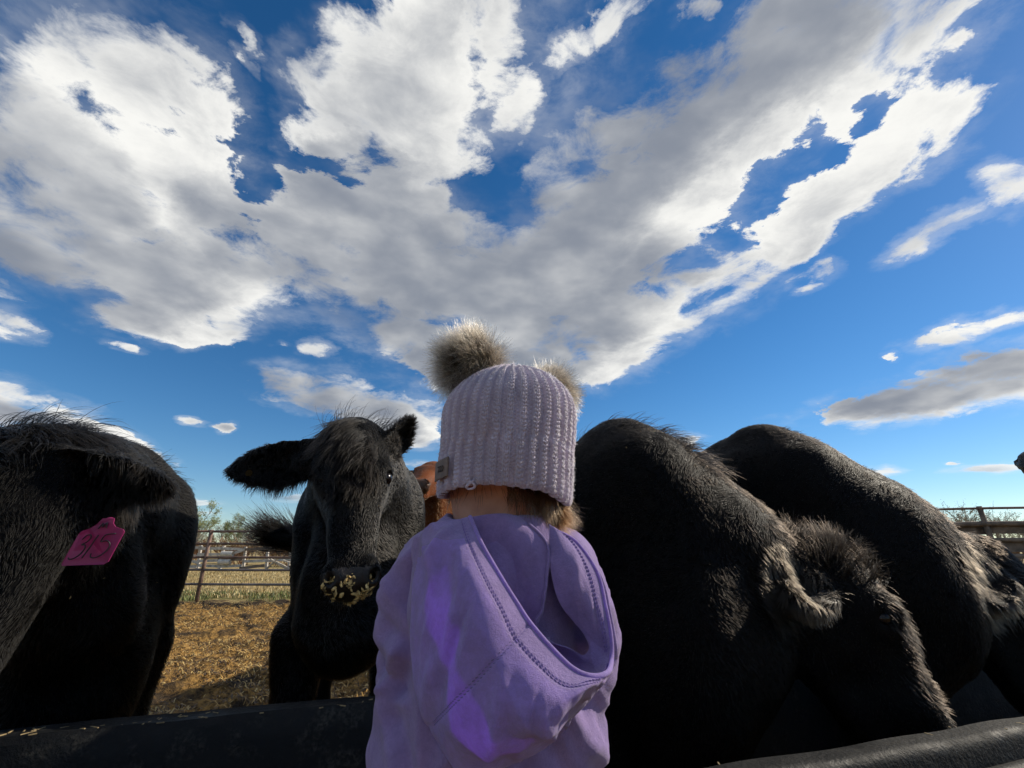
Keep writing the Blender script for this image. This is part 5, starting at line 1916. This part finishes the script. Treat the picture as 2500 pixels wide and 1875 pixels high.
    tuft(root, V, Q, (-0.90, 1.12, 1.10), (0.16, 0.10, 0.09), int(5000 * HAIR), 0.035, (0.45, -0.1, -0.55), 0.5, name='ear_fringe', limit=-2)
    build_tag(root)


PINK, _t, _b, _o = material('pink_tag_plastic')
_b.inputs['Base Color'].default_value = rgb(0.27, 0.022, 0.12)
_b.inputs['Roughness'].default_value = 0.4
_tr = _t.n('ShaderNodeBsdfTranslucent')
_tr.inputs['Color'].default_value = rgb(0.9, 0.10, 0.40)
_mx = _t.n('ShaderNodeMixShader')
_mx.inputs[0].default_value = 0.2
_t.link(_b.outputs[0], _mx.inputs[1])
_t.link(_tr.outputs[0], _mx.inputs[2])
_t.link(_mx.outputs[0], _o.inputs['Surface'])
INK = plain('black_marker', (0.012, 0.006, 0.012), 0.5)
TAG_O = Vector((-0.846, 0.990, 0.965))               # middle of the plate
TAG_X = Vector((0.985, 0.10, 0.03)).normalized()
TAG_Y = Vector((0.27, 0.02, 1.0)).normalized()


def build_tag(root):
    """plate with narrow neck, hand-written 315"""
    nrm = TAG_X.cross(TAG_Y).normalized()
    if nrm.y > 0:
        nrm = -nrm
    to = lambda x, y, z=0.0: TAG_O + TAG_X * x * 0.82 + TAG_Y * y * 0.88 + nrm * z
    out = [(-0.056, -0.046), (-0.050, -0.050), (0.044, -0.050), (0.050, -0.044), (0.050, 0.024), (0.045, 0.030), (0.028, 0.036), (0.020, 0.044), (0.016, 0.056), (-0.010, 0.056), (-0.016, 0.044), (-0.028, 0.034), (-0.050, 0.028), (-0.056, 0.022)]
    mb = MB()
    n = len(out)
    for z in (0.0, 0.0022):
        for x, y in out:
            bend = 0.010 * (x / 0.05) ** 2
            mb.v.append(to(x, y, z - bend))
    mb.f.append(list(range(n))[::-1])
    mb.f.append([n + i for i in range(n)])
    for i in range(n):
        mb.f.append([i, (i + 1) % n, n + (i + 1) % n, n + i])
    tg = mb.build('ear_tag', PINK)
    under(tg, root)
    tg['label'] = 'pink plastic ear tag marked 315'
    strokes = [[(-0.036, 0.006), (-0.030, 0.015), (-0.020, 0.016), (-0.016, 0.009), (-0.020, 0.000), (-0.030, -0.006), (-0.020, -0.007), (-0.016, -0.016), (-0.020, -0.028), (-0.030, -0.036), (-0.042, -0.038), (-0.047, -0.034)],
               [(-0.001, 0.016), (-0.004, -0.004), (-0.007, -0.022), (-0.010, -0.036)],
               [(0.033, 0.018), (0.014, 0.015), (0.012, 0.000), (0.022, 0.002), (0.031, -0.004), (0.034, -0.015), (0.029, -0.028), (0.018, -0.036), (0.008, -0.034), (0.005, -0.026)],
               [(-0.010, 0.030), (-0.006, 0.042), (-0.002, 0.034), (0.003, 0.043), (0.007, 0.031)]]
    mb = MB()
    for s in strokes:
        pp = catmull(np.array(s), 40) + np.array([0.004, 0.002])
        mb.tube([to(x, y, 0.0027 - 0.010 * (x / 0.05) ** 2) for x, y in pp], 0.0013, 5)
    mk = mb.build('marking', INK, None, True)
    mk.parent = tg
    mk.matrix_parent_inverse = Matrix.Identity(4)
    mb = MB()
    mb.tube([to(0.002, 0.050, -0.010), to(0.002, 0.050, -0.002)], [0.008, 0.007], 12)
    st = mb.build('tag_stud', PINK, None, True)
    st.parent = tg
    st.matrix_parent_inverse = Matrix.Identity(4)


HAIR = 1.0
PREVIEW = False
build_ground()
build_trough()
build_fences()
build_trees()
build_litter()
A, B, C, E, N, D = herd()
details(A, B, C, E)
build_child()
